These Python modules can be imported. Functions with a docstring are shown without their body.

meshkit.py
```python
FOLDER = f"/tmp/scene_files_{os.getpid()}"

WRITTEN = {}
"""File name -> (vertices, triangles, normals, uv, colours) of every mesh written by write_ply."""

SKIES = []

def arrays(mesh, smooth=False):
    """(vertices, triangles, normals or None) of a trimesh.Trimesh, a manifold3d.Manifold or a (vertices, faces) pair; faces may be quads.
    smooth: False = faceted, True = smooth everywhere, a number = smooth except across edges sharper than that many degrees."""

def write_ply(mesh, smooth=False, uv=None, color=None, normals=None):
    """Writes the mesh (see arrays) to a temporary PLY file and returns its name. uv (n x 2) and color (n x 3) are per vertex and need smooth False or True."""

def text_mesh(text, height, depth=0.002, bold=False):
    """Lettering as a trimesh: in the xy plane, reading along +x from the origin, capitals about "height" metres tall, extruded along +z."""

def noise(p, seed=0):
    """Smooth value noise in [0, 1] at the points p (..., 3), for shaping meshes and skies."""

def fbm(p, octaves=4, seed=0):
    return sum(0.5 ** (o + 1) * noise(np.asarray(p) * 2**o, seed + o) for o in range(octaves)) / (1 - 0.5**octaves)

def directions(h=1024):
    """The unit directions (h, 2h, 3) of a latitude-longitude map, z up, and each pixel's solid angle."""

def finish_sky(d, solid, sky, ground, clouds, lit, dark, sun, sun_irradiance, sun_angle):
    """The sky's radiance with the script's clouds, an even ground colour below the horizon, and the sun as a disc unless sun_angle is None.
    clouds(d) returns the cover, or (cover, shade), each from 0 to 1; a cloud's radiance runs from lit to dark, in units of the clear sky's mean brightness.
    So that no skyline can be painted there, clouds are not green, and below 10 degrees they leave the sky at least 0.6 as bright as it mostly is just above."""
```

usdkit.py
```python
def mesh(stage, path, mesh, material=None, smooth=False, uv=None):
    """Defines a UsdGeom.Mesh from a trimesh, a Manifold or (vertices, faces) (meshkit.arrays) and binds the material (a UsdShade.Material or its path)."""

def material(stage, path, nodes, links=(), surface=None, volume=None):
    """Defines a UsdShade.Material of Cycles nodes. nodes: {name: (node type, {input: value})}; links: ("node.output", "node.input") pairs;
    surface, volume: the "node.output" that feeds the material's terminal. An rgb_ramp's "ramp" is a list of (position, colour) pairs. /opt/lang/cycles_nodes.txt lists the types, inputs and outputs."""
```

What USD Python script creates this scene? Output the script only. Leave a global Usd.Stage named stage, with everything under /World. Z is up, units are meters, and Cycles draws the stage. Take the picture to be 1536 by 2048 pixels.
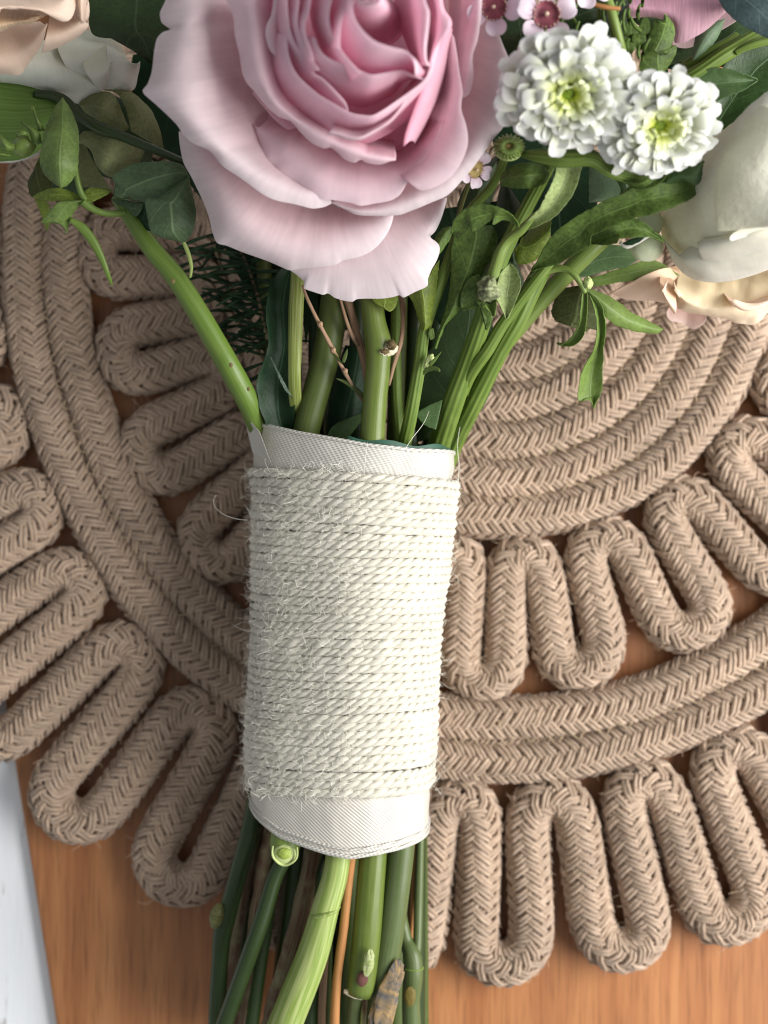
import math, random
import numpy as np
from scipy.interpolate import Akima1DInterpolator, CubicSpline
import usdkit, meshkit
from pxr import Usd, UsdGeom, UsdLux, UsdShade, Sdf, Gf, Vt

stage = Usd.Stage.CreateInMemory()
UsdGeom.SetStageUpAxis(stage, 'Z'); UsdGeom.SetStageMetersPerUnit(stage, 1.0)
UsdGeom.Xform.Define(stage, '/World'); UsdGeom.Scope.Define(stage, '/World/Looks')
rng = np.random.default_rng(11)

# ---------------------------------------------------------------- camera, sky, daylight
H, TX = 0.345, 0.27                      # camera height above the table, tan of the half field of view
cam = UsdGeom.Camera.Define(stage, '/World/camera')
cam.AddTranslateOp().Set((0, 0, H))
cam.CreateHorizontalApertureAttr(36.0); cam.CreateFocalLengthAttr(18.0 / TX)
cam.CreateClippingRangeAttr((0.01, 100.0))
cam.CreateFStopAttr(15.0); cam.CreateFocusDistanceAttr(H - 0.056)
cam.CreateExposureAttr(0.45)

# a large window on the right of the picture lights the table; the rest of the room gives a weak even light
win = UsdLux.RectLight.Define(stage, '/World/window_light')
w_pos, w_aim = np.array([0.47, -0.03, 0.36]), np.array([0.0, 0.0, 0.03])
win.CreateWidthAttr(0.52); win.CreateHeightAttr(0.42); win.CreateIntensityAttr(9.0); win.CreateColorAttr((1.0, 0.98, 0.945))
zax = (w_pos - w_aim) / np.linalg.norm(w_pos - w_aim); xax = np.array([0, 1.0, 0]); yax = np.cross(zax, xax); yax /= np.linalg.norm(yax); xax = np.cross(yax, zax)
win.AddTransformOp().Set(Gf.Matrix4d(*[float(v) for r in (np.r_[xax, 0], np.r_[yax, 0], np.r_[zax, 0], np.r_[w_pos, 1]) for v in r]))
room = UsdLux.DomeLight.Define(stage, '/World/room_light')
UsdShade.MaterialBindingAPI.Apply(room.GetPrim()).Bind(usdkit.material(stage, '/World/Looks/room_glow', {'b': ('background_shader', {'color': (0.96, 0.98, 1.0), 'strength': 0.29})}, surface='b.background'))

# ---------------------------------------------------------------- helpers
def W(p):
    """a point seen at pixel (x, y) of the 1536 x 2048 photograph, z millimetres above the table, as metres"""
    p = np.asarray(p, float); z = p[..., 2] * 1e-3; s = TX * (H - z) / 768
    return np.stack([(p[..., 0] - 768) * s, (1024 - p[..., 1]) * s, z], -1)

def mm(z):
    return TX * (H - z * 1e-3) / 768       # metres per pixel at that height

def Z(pts, *zs):
    a = np.asarray(pts, float)[:, :2]
    t = np.r_[0, np.cumsum(np.linalg.norm(np.diff(a, axis=0), axis=1))]; t /= max(t[-1], 1e-9)
    return np.column_stack([a, np.interp(t, np.linspace(0, 1, len(zs)), zs)])

def resample(P, n, smooth=True):
    P = np.asarray(P, float)
    keep = np.r_[True, np.linalg.norm(np.diff(P, axis=0), axis=1) > 1e-9]; P = P[keep]
    t = np.r_[0, np.cumsum(np.linalg.norm(np.diff(P, axis=0), axis=1))]
    x = np.linspace(0, t[-1], n)
    if len(P) < 3 or not smooth:
        return np.stack([np.interp(x, t, P[:, k]) for k in range(P.shape[1])], 1)
    dense = Akima1DInterpolator(t, P)(np.linspace(0, t[-1], n * 4))
    s = np.r_[0, np.cumsum(np.linalg.norm(np.diff(dense, axis=0), axis=1))]
    x = np.linspace(0, s[-1], n)
    return np.stack([np.interp(x, s, dense[:, k]) for k in range(P.shape[1])], 1)

used = {}
def path_for(name, parent):
    base = str(parent.GetPath()) if parent is not None else '/World'
    k = used.get((base, name), -1) + 1; used[(base, name)] = k
    return f'{base}/{name}' + (f'_{k:03d}' if k else '')

def tag(prim, label=None, cat=None, group=None, kind=None):
    for k, v in (('label', label), ('category', cat), ('group', group), ('kind', kind)):
        if v: prim.SetCustomDataByKey(k, v)
    return prim

def thing(name, label, cat, at=(768, 1024, 0), group=None):
    x = UsdGeom.Xform.Define(stage, path_for(name, None)); p = x.GetPrim()
    o = W(np.array(at, float)); x.AddTranslateOp().Set(Gf.Vec3d(*map(float, o)))
    origin[str(p.GetPath())] = o
    return tag(p, label, cat, group)
origin = {}

def emit(name, V, F, mat, parent=None, uv=None, col=None, smooth=True, **data):
    """one Mesh prim; V in world metres, F quads or triangles (a list of arrays)"""
    path = path_for(name, parent)
    V = np.asarray(V, float).reshape(-1, 3)
    F = [np.asarray(f) for f in (F if isinstance(F, list) else [F])]
    if parent is not None: V = V - origin.get('/World/' + str(parent.GetPath()).split('/')[2], 0)
    me = UsdGeom.Mesh.Define(stage, path)
    me.CreatePointsAttr(Vt.Vec3fArray.FromNumpy(V.astype(np.float32)))
    me.CreateFaceVertexCountsAttr(Vt.IntArray.FromNumpy(np.concatenate([np.full(len(f), f.shape[1]) for f in F]).astype(np.int32)))
    me.CreateFaceVertexIndicesAttr(Vt.IntArray.FromNumpy(np.concatenate([f.ravel() for f in F]).astype(np.int32)))
    me.CreateSubdivisionSchemeAttr('none')
    if smooth:
        n = np.zeros_like(V)
        for f in F:
            fn = np.cross(V[f[:, 1]] - V[f[:, 0]], V[f[:, -1]] - V[f[:, 0]])
            for k in range(f.shape[1]): np.add.at(n, f[:, k], fn)
        n /= np.maximum(np.linalg.norm(n, axis=1, keepdims=True), 1e-20)
        me.CreateNormalsAttr(Vt.Vec3fArray.FromNumpy(n.astype(np.float32))); me.SetNormalsInterpolation('vertex')
    api = UsdGeom.PrimvarsAPI(me)
    if uv is not None:
        api.CreatePrimvar('st', Sdf.ValueTypeNames.TexCoord2fArray, 'vertex').Set(Vt.Vec2fArray.FromNumpy(np.asarray(uv, np.float32)))
    if col is not None:
        api.CreatePrimvar('col', Sdf.ValueTypeNames.Color3fArray, 'vertex').Set(Vt.Vec3fArray.FromNumpy(np.asarray(col, np.float32)))
    UsdShade.MaterialBindingAPI.Apply(me.GetPrim()).Bind(mat)
    tag(me.GetPrim(), **data)
    return me.GetPrim()

def grid_faces(n, m, off=0, wrap=False):
    i, j = np.meshgrid(np.arange(n - 1), np.arange(m if wrap else m - 1), indexing='ij'); k = (j + 1) % m
    return np.stack([i * m + j, i * m + k, (i + 1) * m + k, (i + 1) * m + j], -1).reshape(-1, 4) + off

def normals(G):
    a = np.gradient(G, axis=0); b = np.gradient(G, axis=1); n = np.cross(a, b)
    n /= np.maximum(np.linalg.norm(n, axis=-1, keepdims=True), 1e-12)
    return n

def shell(G, t, uv):
    """a grid of points (n, m, 3) made a closed sheet of thickness t (metres), the given side on top"""
    n, m = G.shape[:2]; N = normals(G)
    if N[..., 2].mean() < 0: N = -N
    tt = np.full((n, m), t); e = 0.45
    tt[0] *= e; tt[-1] *= e; tt[:, 0] *= e; tt[:, -1] *= e
    B = G - N * tt[..., None]
    V = np.vstack([G.reshape(-1, 3), B.reshape(-1, 3)]); o = n * m
    top = grid_faces(n, m); bot = grid_faces(n, m, o)[:, ::-1]
    r = np.concatenate([np.arange(m), np.arange(1, n) * m + m - 1, (n - 1) * m + np.arange(m - 2, -1, -1), np.arange(n - 2, 0, -1) * m])
    r2 = np.roll(r, -1)
    side = np.stack([r2, r, r + o, r2 + o], 1)
    F = np.vstack([top, bot, side])
    a = top[len(top) // 2]; fn = np.cross(V[a[1]] - V[a[0]], V[a[3]] - V[a[0]])
    if np.dot(fn, N.reshape(-1, 3)[a[0]]) < 0: F = F[:, ::-1]
    return V, F, np.vstack([uv, uv])

def loft(curves, n=28, m=14, at=None, power=None):
    """a surface through curves given as (px, py, z mm) lists, all running the same way -> (n, m, 3) with the curve direction first"""
    C = np.stack([resample(W(c), n) for c in curves], 1)
    K = C.shape[1]; at = np.linspace(0, 1, K) if at is None else np.asarray(at, float)
    v = np.linspace(0, 1, m)
    if K == 2: return C[:, :1] * (1 - v)[None, :, None] + C[:, 1:] * v[None, :, None]
    if K == 3:
        l0 = (v - at[1]) * (v - at[2]) / ((at[0] - at[1]) * (at[0] - at[2])); l1 = (v - at[0]) * (v - at[2]) / ((at[1] - at[0]) * (at[1] - at[2])); l2 = (v - at[0]) * (v - at[1]) / ((at[2] - at[0]) * (at[2] - at[1]))
        return C[:, :1] * l0[None, :, None] + C[:, 1:2] * l1[None, :, None] + C[:, 2:] * l2[None, :, None]
    return CubicSpline(at, C, axis=1)(v)

def wrinkle(G, amp, scale, seed=0):
    """displaces a grid along its normals by smooth noise (amp in mm, scale in 1/mm)"""
    N = normals(G); f = meshkit.fbm(G * 1e3 * scale + seed * 7.3, 3, seed) - 0.5
    return G + N * (f * 2 * amp * 1e-3)[..., None]

def uvgrid(n, m):
    u, v = np.meshgrid(np.linspace(0, 1, n), np.linspace(0, 1, m), indexing='ij')
    return np.stack([v, u], -1).reshape(-1, 2)      # st.x across, st.y along

def ramp3(v, stops):
    at = [s[0] for s in stops]; c = np.array([s[1] for s in stops], float)
    return np.stack([np.interp(v, at, c[:, k]) for k in range(3)], -1)

def blade(name, L, R, zs, mat, parent=None, fold=0.0, curl=0.0, n=34, m=9, t=0.35, wr=0.25, seed=None, **data):
    """a leaf between its two traced edges, both from base to tip; zs: heights (mm) along it; fold: how far the midrib lies below the edges; curl: extra height of the left (+) or right (-) edge"""
    seed = int(rng.integers(1000)) if seed is None else seed
    A = resample(Z(L, *zs), n); B = resample(Z(R, *zs), n); v = np.linspace(0, 1, m)
    G = A[:, None] * (1 - v)[None, :, None] + B[:, None] * v[None, :, None]
    jg = 1.3 * (meshkit.fbm(np.c_[np.linspace(0, n * 0.55, n), np.full(n, seed), np.zeros(n)], 2, 3) - .5) * 2; jg2 = 1.3 * (meshkit.fbm(np.c_[np.linspace(0, n * 0.55, n), np.full(n, seed), np.ones(n) * 9], 2, 4) - .5) * 2
    ax = (B - A)[:, :2]; ax = ax / np.maximum(np.linalg.norm(ax, axis=1, keepdims=True), 1e-6); taper = np.minimum(1, np.linalg.norm((B - A)[:, :2], axis=1) / 12)
    G[..., :2] += ax[:, None] * (taper[:, None] * (jg2[:, None] * v[None] ** 3 - jg[:, None] * (1 - v[None]) ** 3))[..., None]
    w = np.abs(2 * v - 1); env = np.sin(np.pi * np.clip(np.linspace(0.02, 0.98, n), 0, 1)) ** 0.5
    G[..., 2] += env[:, None] * (fold * (w ** 1.4)[None] + curl * (1 - 2 * v)[None])
    G = wrinkle(W(G), wr, 0.22, seed)
    V, F, uv = shell(G, t * 1e-3, uvgrid(n, m))
    return emit(name, V, F, mat, parent, uv=uv, **data)

def frames(P):
    T = np.gradient(P, axis=0); T /= np.maximum(np.linalg.norm(T, axis=1, keepdims=True), 1e-12)
    up = np.tile([0, 0, 1.0], (len(P), 1)); up[np.abs(T[:, 2]) > 0.95] = [0, 1.0, 0]
    N = np.cross(T, up); N /= np.maximum(np.linalg.norm(N, axis=1, keepdims=True), 1e-12)
    return T, N, np.cross(N, T)

def tube_geo(P, r, sides=12, ribs=0, amp=0.0, twist=0.0, flat=1.0, bump=0.0, seed=0):
    P = np.asarray(P, float); n = len(P); r = np.broadcast_to(r, (n,)); T, N, B = frames(P)
    a = np.linspace(0, 2 * np.pi, sides, endpoint=False); s = np.r_[0, np.cumsum(np.linalg.norm(np.diff(P, axis=0), axis=1))]
    ph = a[None] + twist * s[:, None] * 1e3
    rr = r[:, None] * (1 + amp * np.cos(ribs * a)[None])
    V = P[:, None] + rr[..., None] * (np.cos(ph)[..., None] * N[:, None] + flat * np.sin(ph)[..., None] * B[:, None])
    if bump:
        f = meshkit.fbm(V * 1e3 * 0.35 + seed, 3, seed) - 0.5
        V = V + (V - P[:, None]) * (f * 2 * bump)[..., None]
    F = grid_faces(n, sides, wrap=True)
    u = np.broadcast_to(np.abs(np.linspace(-1, 1, sides, endpoint=False))[None], (n, sides)); vv = np.broadcast_to(s[:, None] * 1e3, (n, sides))
    uv = np.stack([u, vv], -1).reshape(-1, 2)
    c0, c1 = n * sides, n * sides + 1; k = np.arange(sides)
    caps = np.vstack([np.stack([(k + 1) % sides, k, np.full(sides, c0)], 1), np.stack([(n - 1) * sides + k, (n - 1) * sides + (k + 1) % sides, np.full(sides, c1)], 1)])
    V = np.vstack([V.reshape(-1, 3), P[:1] - T[:1] * r[0] * 0.15, P[-1:] + T[-1:] * r[-1] * 0.15]); uv = np.vstack([uv, [[0, 0]], [[0, s[-1] * 1e3]]])
    return V, F[:, ::-1], caps[:, ::-1], uv

def stem(name, pts, rad, mat, parent=None, n=40, sides=14, **kw):
    """pts: (px, py, z mm); rad: radii in pixels along it"""
    data = {k: kw.pop(k) for k in ('label', 'cat', 'group', 'kind') if k in kw}
    pts = np.asarray(pts, float)
    t = np.r_[0, np.cumsum(np.linalg.norm(np.diff(pts[:, :2], axis=0), axis=1))]; t /= t[-1]
    A = resample(pts, n); s = np.r_[0, np.cumsum(np.linalg.norm(np.diff(A[:, :2], axis=0), axis=1))]; s /= s[-1]
    rad = np.atleast_1d(np.asarray(rad, float))
    r = np.interp(s, t if len(rad) == len(t) else np.linspace(0, 1, len(rad)), rad) * mm(A[:, 2])
    V, F, caps, uv = tube_geo(W(A), r, sides, **kw)
    return emit(name, V, [F, caps], mat, parent, uv=uv, **data)

def merge(parts):
    """[(V, F or [F..], uv)] -> one"""
    Vs, Fq, Ft, U, o = [], [], [], [], 0
    for V, F, uv in parts:
        for f in (F if isinstance(F, list) else [F]): (Fq if f.shape[1] == 4 else Ft).append(f + o)
        Vs.append(V); U.append(uv); o += len(V)
    return np.vstack(Vs), [np.vstack(x) for x in (Fq, Ft) if x], np.vstack(U)

def hairs(name, starts, dirs, lengths, width, mat, parent, bend=0.5, seed=1, **data):
    """loose fibres as cubic curves"""
    g = np.random.default_rng(seed); n = len(starts); path = path_for(name, parent)
    d = dirs / np.maximum(np.linalg.norm(dirs, axis=1, keepdims=True), 1e-9)
    k = np.arange(5) / 4
    side = g.normal(size=(n, 3)); side2 = g.normal(size=(n, 3))
    P = starts[:, None] + lengths[:, None, None] * (d[:, None] * k[None, :, None] + bend * side[:, None] * (k ** 2)[None, :, None] * 0.5 + bend * 0.35 * side2[:, None] * np.sin(k * np.pi)[None, :, None])
    P[..., 2] = np.maximum(P[..., 2], 0.0006)
    P = P - origin.get('/World/' + str(parent.GetPath()).split('/')[2], 0)
    c = UsdGeom.BasisCurves.Define(stage, path); c.CreateTypeAttr('linear')
    c.CreatePointsAttr(Vt.Vec3fArray.FromNumpy(P.reshape(-1, 3).astype(np.float32)))
    c.CreateCurveVertexCountsAttr(Vt.IntArray.FromNumpy(np.full(n, 5, np.int32)))
    w = (width * (0.6 + 0.8 * g.random(n)))[:, None] * np.array([1, 1, .95, .8, .4])[None]
    c.CreateWidthsAttr(Vt.FloatArray.FromNumpy(w.ravel().astype(np.float32))); c.SetWidthsInterpolation('vertex')
    UsdShade.MaterialBindingAPI.Apply(c.GetPrim()).Bind(mat)
    return tag(c.GetPrim(), **data)

# ---------------------------------------------------------------- materials
def look(name, nodes, links, surface): return usdkit.material(stage, '/World/Looks/' + name, nodes, links, surface=surface)

def petal_look(name, c0=None, c1=None, rough=0.55, trans=0.3, crinkle=0.0, crinkle_scale=900.0, vein=0.12):
    """c0 at the base of the petal, c1 at its rim (st.x); fine lengthwise veins"""
    nodes = {'tc': ('texture_coordinate', {}), 'sep': ('separate_xyz', {}), 'rp': ('rgb_ramp', {'ramp': [(0.0, c0), (0.55, tuple(0.45 * a + 0.55 * b for a, b in zip(c0, c1))), (1.0, c1)]}),
             'map': ('mapping', {'scale': (2.0, 46.0, 1.0)}), 'vn': ('noise_texture', {'scale': 1.0, 'detail': 3.0}),
             'geo': ('geometry', {}), 'bn': ('noise_texture', {'scale': 160.0, 'detail': 3.0}), 'cn': ('noise_texture', {'scale': crinkle_scale, 'detail': 4.0, 'roughness': 0.6}),
             'mr': ('map_range', {'from_min': 0.3, 'from_max': 0.7, 'to_min': 1.0 - vein, 'to_max': 1.0 + vein * 0.6}), 'mr2': ('map_range', {'from_min': 0.3, 'from_max': 0.7, 'to_min': 0.93, 'to_max': 1.05}),
             'mu': ('math', {'math_type': 'multiply'}), 'hs': ('hsv', {}),
             'ad': ('math', {'math_type': 'multiply_add', 'value2': 0.15}), 'bp': ('bump', {'strength': 0.45 if crinkle else 0.14, 'distance': 0.0008 if crinkle else 0.0003}),
             'p': ('principled_bsdf', {'roughness': rough, 'specular_ior_level': 0.25, 'sheen_weight': 0.12, 'sheen_roughness': 0.4}), 't': ('translucent_bsdf', {}), 'mx': ('mix_closure', {'fac': trans})}
    links = [('tc.UV', 'sep.vector'), ('sep.x', 'rp.fac'), ('tc.UV', 'map.vector'), ('map.vector', 'vn.vector'), ('geo.position', 'bn.vector'), ('geo.position', 'cn.vector'),
             ('vn.fac', 'mr.value'), ('bn.fac', 'mr2.value'), ('mr.result', 'mu.value1'), ('mr2.result', 'mu.value2'), ('mu.value', 'hs.value'), ('rp.color', 'hs.color'),
             ('vn.fac', 'ad.value1'), ('cn.fac', 'ad.value3'), ('ad.value', 'bp.height'), ('bp.normal', 'p.normal'), ('hs.color', 'p.base_color'), ('hs.color', 't.color'), ('p.BSDF', 'mx.closure1'), ('t.BSDF', 'mx.closure2')]
    if not crinkle:
        links = [l for l in links if l[1] not in ('ad.value3',)]
        nodes['ad'][1]['value3'] = 0.0
    return look(name, nodes, links, 'mx.closure')

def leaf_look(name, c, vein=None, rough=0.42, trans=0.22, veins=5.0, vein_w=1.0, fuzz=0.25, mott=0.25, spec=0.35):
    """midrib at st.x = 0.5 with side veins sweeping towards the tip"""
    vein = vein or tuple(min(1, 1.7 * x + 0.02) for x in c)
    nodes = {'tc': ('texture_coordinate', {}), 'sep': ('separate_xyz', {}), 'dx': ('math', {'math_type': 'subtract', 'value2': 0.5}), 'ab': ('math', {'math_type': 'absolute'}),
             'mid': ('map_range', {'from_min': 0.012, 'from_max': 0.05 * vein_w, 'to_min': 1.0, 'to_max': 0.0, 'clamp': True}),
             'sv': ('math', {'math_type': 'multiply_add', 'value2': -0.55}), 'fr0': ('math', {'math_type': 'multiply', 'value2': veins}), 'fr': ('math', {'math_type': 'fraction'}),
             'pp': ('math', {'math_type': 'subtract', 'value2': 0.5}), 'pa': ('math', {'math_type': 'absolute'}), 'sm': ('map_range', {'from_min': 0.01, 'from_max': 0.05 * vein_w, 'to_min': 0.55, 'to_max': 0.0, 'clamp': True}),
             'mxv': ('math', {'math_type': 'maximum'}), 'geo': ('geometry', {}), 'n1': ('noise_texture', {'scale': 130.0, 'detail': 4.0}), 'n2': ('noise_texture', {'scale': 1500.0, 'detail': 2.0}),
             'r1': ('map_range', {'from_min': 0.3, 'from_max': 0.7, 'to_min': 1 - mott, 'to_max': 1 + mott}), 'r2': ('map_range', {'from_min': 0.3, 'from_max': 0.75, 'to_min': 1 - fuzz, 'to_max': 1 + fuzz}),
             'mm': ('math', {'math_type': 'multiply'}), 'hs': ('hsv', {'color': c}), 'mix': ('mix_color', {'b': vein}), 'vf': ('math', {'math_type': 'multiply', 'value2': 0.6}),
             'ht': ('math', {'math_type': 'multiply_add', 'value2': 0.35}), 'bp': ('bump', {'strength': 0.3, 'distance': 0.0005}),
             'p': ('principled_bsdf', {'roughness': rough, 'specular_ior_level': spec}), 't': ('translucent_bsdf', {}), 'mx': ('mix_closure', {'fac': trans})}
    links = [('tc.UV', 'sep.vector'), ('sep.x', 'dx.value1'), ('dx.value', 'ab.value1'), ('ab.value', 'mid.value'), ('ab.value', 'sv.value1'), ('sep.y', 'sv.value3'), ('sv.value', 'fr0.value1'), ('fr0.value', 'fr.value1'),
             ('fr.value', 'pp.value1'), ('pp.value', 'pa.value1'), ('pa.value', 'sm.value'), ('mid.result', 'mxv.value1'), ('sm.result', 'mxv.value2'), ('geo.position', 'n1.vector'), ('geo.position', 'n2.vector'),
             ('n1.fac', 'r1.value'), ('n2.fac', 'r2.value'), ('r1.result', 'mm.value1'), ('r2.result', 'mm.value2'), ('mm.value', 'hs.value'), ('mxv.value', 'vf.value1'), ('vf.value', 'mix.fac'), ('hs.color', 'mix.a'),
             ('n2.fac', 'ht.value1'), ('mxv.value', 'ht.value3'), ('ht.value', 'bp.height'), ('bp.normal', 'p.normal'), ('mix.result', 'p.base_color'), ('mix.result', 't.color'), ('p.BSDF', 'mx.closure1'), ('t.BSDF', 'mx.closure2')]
    return look(name, nodes, links, 'mx.closure')

def stem_look(name, c, c2, rough=0.35, lines=14.0, blotch=0.5, spec=0.35, bump=0.15, coat=0.0):
    """c with lengthwise streaks and blotches of c2"""
    nodes = {'tc': ('texture_coordinate', {}), 'map': ('mapping', {'scale': (lines, 0.05, 1.0)}), 'n': ('noise_texture', {'scale': 1.0, 'detail': 2.0}), 'geo': ('geometry', {}), 'b': ('noise_texture', {'scale': 220.0, 'detail': 4.0}),
             'r': ('map_range', {'from_min': 0.42, 'from_max': 0.62, 'clamp': True}), 'rb': ('map_range', {'from_min': 0.45, 'from_max': 0.68, 'to_max': blotch, 'clamp': True}), 'mx0': ('math', {'math_type': 'maximum'}), 'rs': ('math', {'math_type': 'multiply', 'value2': 0.6}),
             'mix': ('mix_color', {'a': c, 'b': c2}), 'bp': ('bump', {'strength': bump, 'distance': 0.0004}), 'p': ('principled_bsdf', {'roughness': rough + 0.1, 'specular_ior_level': spec, 'coat_weight': coat, 'coat_roughness': 0.25})}
    links = [('tc.UV', 'map.vector'), ('map.vector', 'n.vector'), ('n.fac', 'r.value'), ('r.result', 'rs.value1'), ('geo.position', 'b.vector'), ('b.fac', 'rb.value'), ('rs.value', 'mx0.value1'), ('rb.result', 'mx0.value2'), ('mx0.value', 'mix.fac'),
             ('n.fac', 'bp.height'), ('bp.normal', 'p.normal'), ('mix.result', 'p.base_color')]
    return look(name, nodes, links, 'p.BSDF')

def yarn_look(name, c, c2, streak=(7.0, 0.35), rough=0.85, tone=0.25, sheen=0.2, bump=0.6, dist=0.0003):
    """spun fibre: streaks along the yarn (st.y in millimetres) and one tone per yarn"""
    nodes = {'tc': ('texture_coordinate', {}), 'map': ('mapping', {'scale': (streak[0], streak[1], 1.0)}), 'n': ('noise_texture', {'scale': 1.0, 'detail': 3.0, 'roughness': 0.6}), 'geo': ('geometry', {}), 'nb': ('noise_texture', {'scale': 70.0, 'detail': 5.0, 'roughness': 0.65}),
             'r': ('map_range', {'from_min': 0.3, 'from_max': 0.7, 'clamp': True}), 'mix': ('mix_color', {'a': c, 'b': c2}), 'rt': ('map_range', {'to_min': 1 - tone, 'to_max': 1 + tone}), 'rn': ('map_range', {'from_min': 0.3, 'from_max': 0.7, 'to_min': 0.80, 'to_max': 1.15}), 'mu': ('math', {'math_type': 'multiply'}),
             'hs': ('hsv', {}), 'bp': ('bump', {'strength': bump, 'distance': dist}), 'p': ('principled_bsdf', {'roughness': rough, 'specular_ior_level': 0.15, 'sheen_weight': sheen, 'sheen_roughness': 0.5})}
    links = [('tc.UV', 'map.vector'), ('map.vector', 'n.vector'), ('n.fac', 'r.value'), ('r.result', 'mix.fac'), ('geo.random_per_island', 'rt.value'), ('geo.position', 'nb.vector'), ('nb.fac', 'rn.value'), ('rt.result', 'mu.value1'), ('rn.result', 'mu.value2'),
             ('mu.value', 'hs.value'), ('mix.result', 'hs.color'), ('n.fac', 'bp.height'), ('bp.normal', 'p.normal'), ('hs.color', 'p.base_color')]
    return look(name, nodes, links, 'p.BSDF')

def plain(name, c, rough=0.6, spec=0.3, noise=0.15, scale=300.0, bump=0.1):
    nodes = {'geo': ('geometry', {}), 'n': ('noise_texture', {'scale': scale, 'detail': 4.0}), 'r': ('map_range', {'from_min': 0.3, 'from_max': 0.7, 'to_min': 1 - noise, 'to_max': 1 + noise}), 'hs': ('hsv', {'color': c}), 'bp': ('bump', {'strength': bump, 'distance': 0.0005}), 'p': ('principled_bsdf', {'roughness': rough, 'specular_ior_level': spec})}
    return look(name, nodes, [('geo.position', 'n.vector'), ('n.fac', 'r.value'), ('r.result', 'hs.value'), ('n.fac', 'bp.height'), ('bp.normal', 'p.normal'), ('hs.color', 'p.base_color')], 'p.BSDF')
# ---------------------------------------------------------------- the setting: wooden table top, white painted boards below
def box(x0, y0, z0, x1, y1, z1):
    V = np.array([[x, y, z] for z in (z0, z1) for y in (y0, y1) for x in (x0, x1)], float)
    return V, np.array([[0, 2, 3, 1], [4, 5, 7, 6], [0, 1, 5, 4], [2, 6, 7, 3], [1, 3, 7, 5], [0, 4, 6, 2]])

wood = look('warm_wood', {
    'geo': ('geometry', {}), 'm1': ('mapping', {'scale': (160.0, 7.0, 60.0), 'rotation': (0, 0, -0.14)}), 'm2': ('mapping', {'scale': (1500.0, 60.0, 200.0), 'rotation': (0, 0, -0.14)}),
    'n1': ('noise_texture', {'scale': 1.0, 'detail': 5.0, 'roughness': 0.6, 'distortion': 0.8}), 'n2': ('noise_texture', {'scale': 1.0, 'detail': 3.0}), 'n3': ('noise_texture', {'scale': 18.0, 'detail': 3.0}),
    'r': ('rgb_ramp', {'ramp': [(0.25, (0.25, 0.088, 0.028)), (0.45, (0.35, 0.142, 0.054)), (0.6, (0.41, 0.178, 0.068)), (0.8, (0.46, 0.215, 0.092))]}),
    'r2': ('map_range', {'from_min': 0.30, 'from_max': 0.48, 'to_min': 0.66, 'to_max': 1.02, 'clamp': True}), 'r3': ('map_range', {'from_min': 0.3, 'from_max': 0.7, 'to_min': 0.82, 'to_max': 1.1}),
    'mu': ('math', {'math_type': 'multiply'}), 'hs': ('hsv', {}), 'bp': ('bump', {'strength': 0.12, 'distance': 0.0003}), 'p': ('principled_bsdf', {'roughness': 0.42, 'specular_ior_level': 0.4})},
    [('geo.position', 'm1.vector'), ('geo.position', 'm2.vector'), ('geo.position', 'n3.vector'), ('m1.vector', 'n1.vector'), ('m2.vector', 'n2.vector'), ('n1.fac', 'r.fac'), ('n2.fac', 'r2.value'), ('n3.fac', 'r3.value'),
     ('r2.result', 'mu.value1'), ('r3.result', 'mu.value2'), ('mu.value', 'hs.value'), ('r.color', 'hs.color'), ('n2.fac', 'bp.height'), ('bp.normal', 'p.normal'), ('hs.color', 'p.base_color')], 'p.BSDF')
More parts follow.
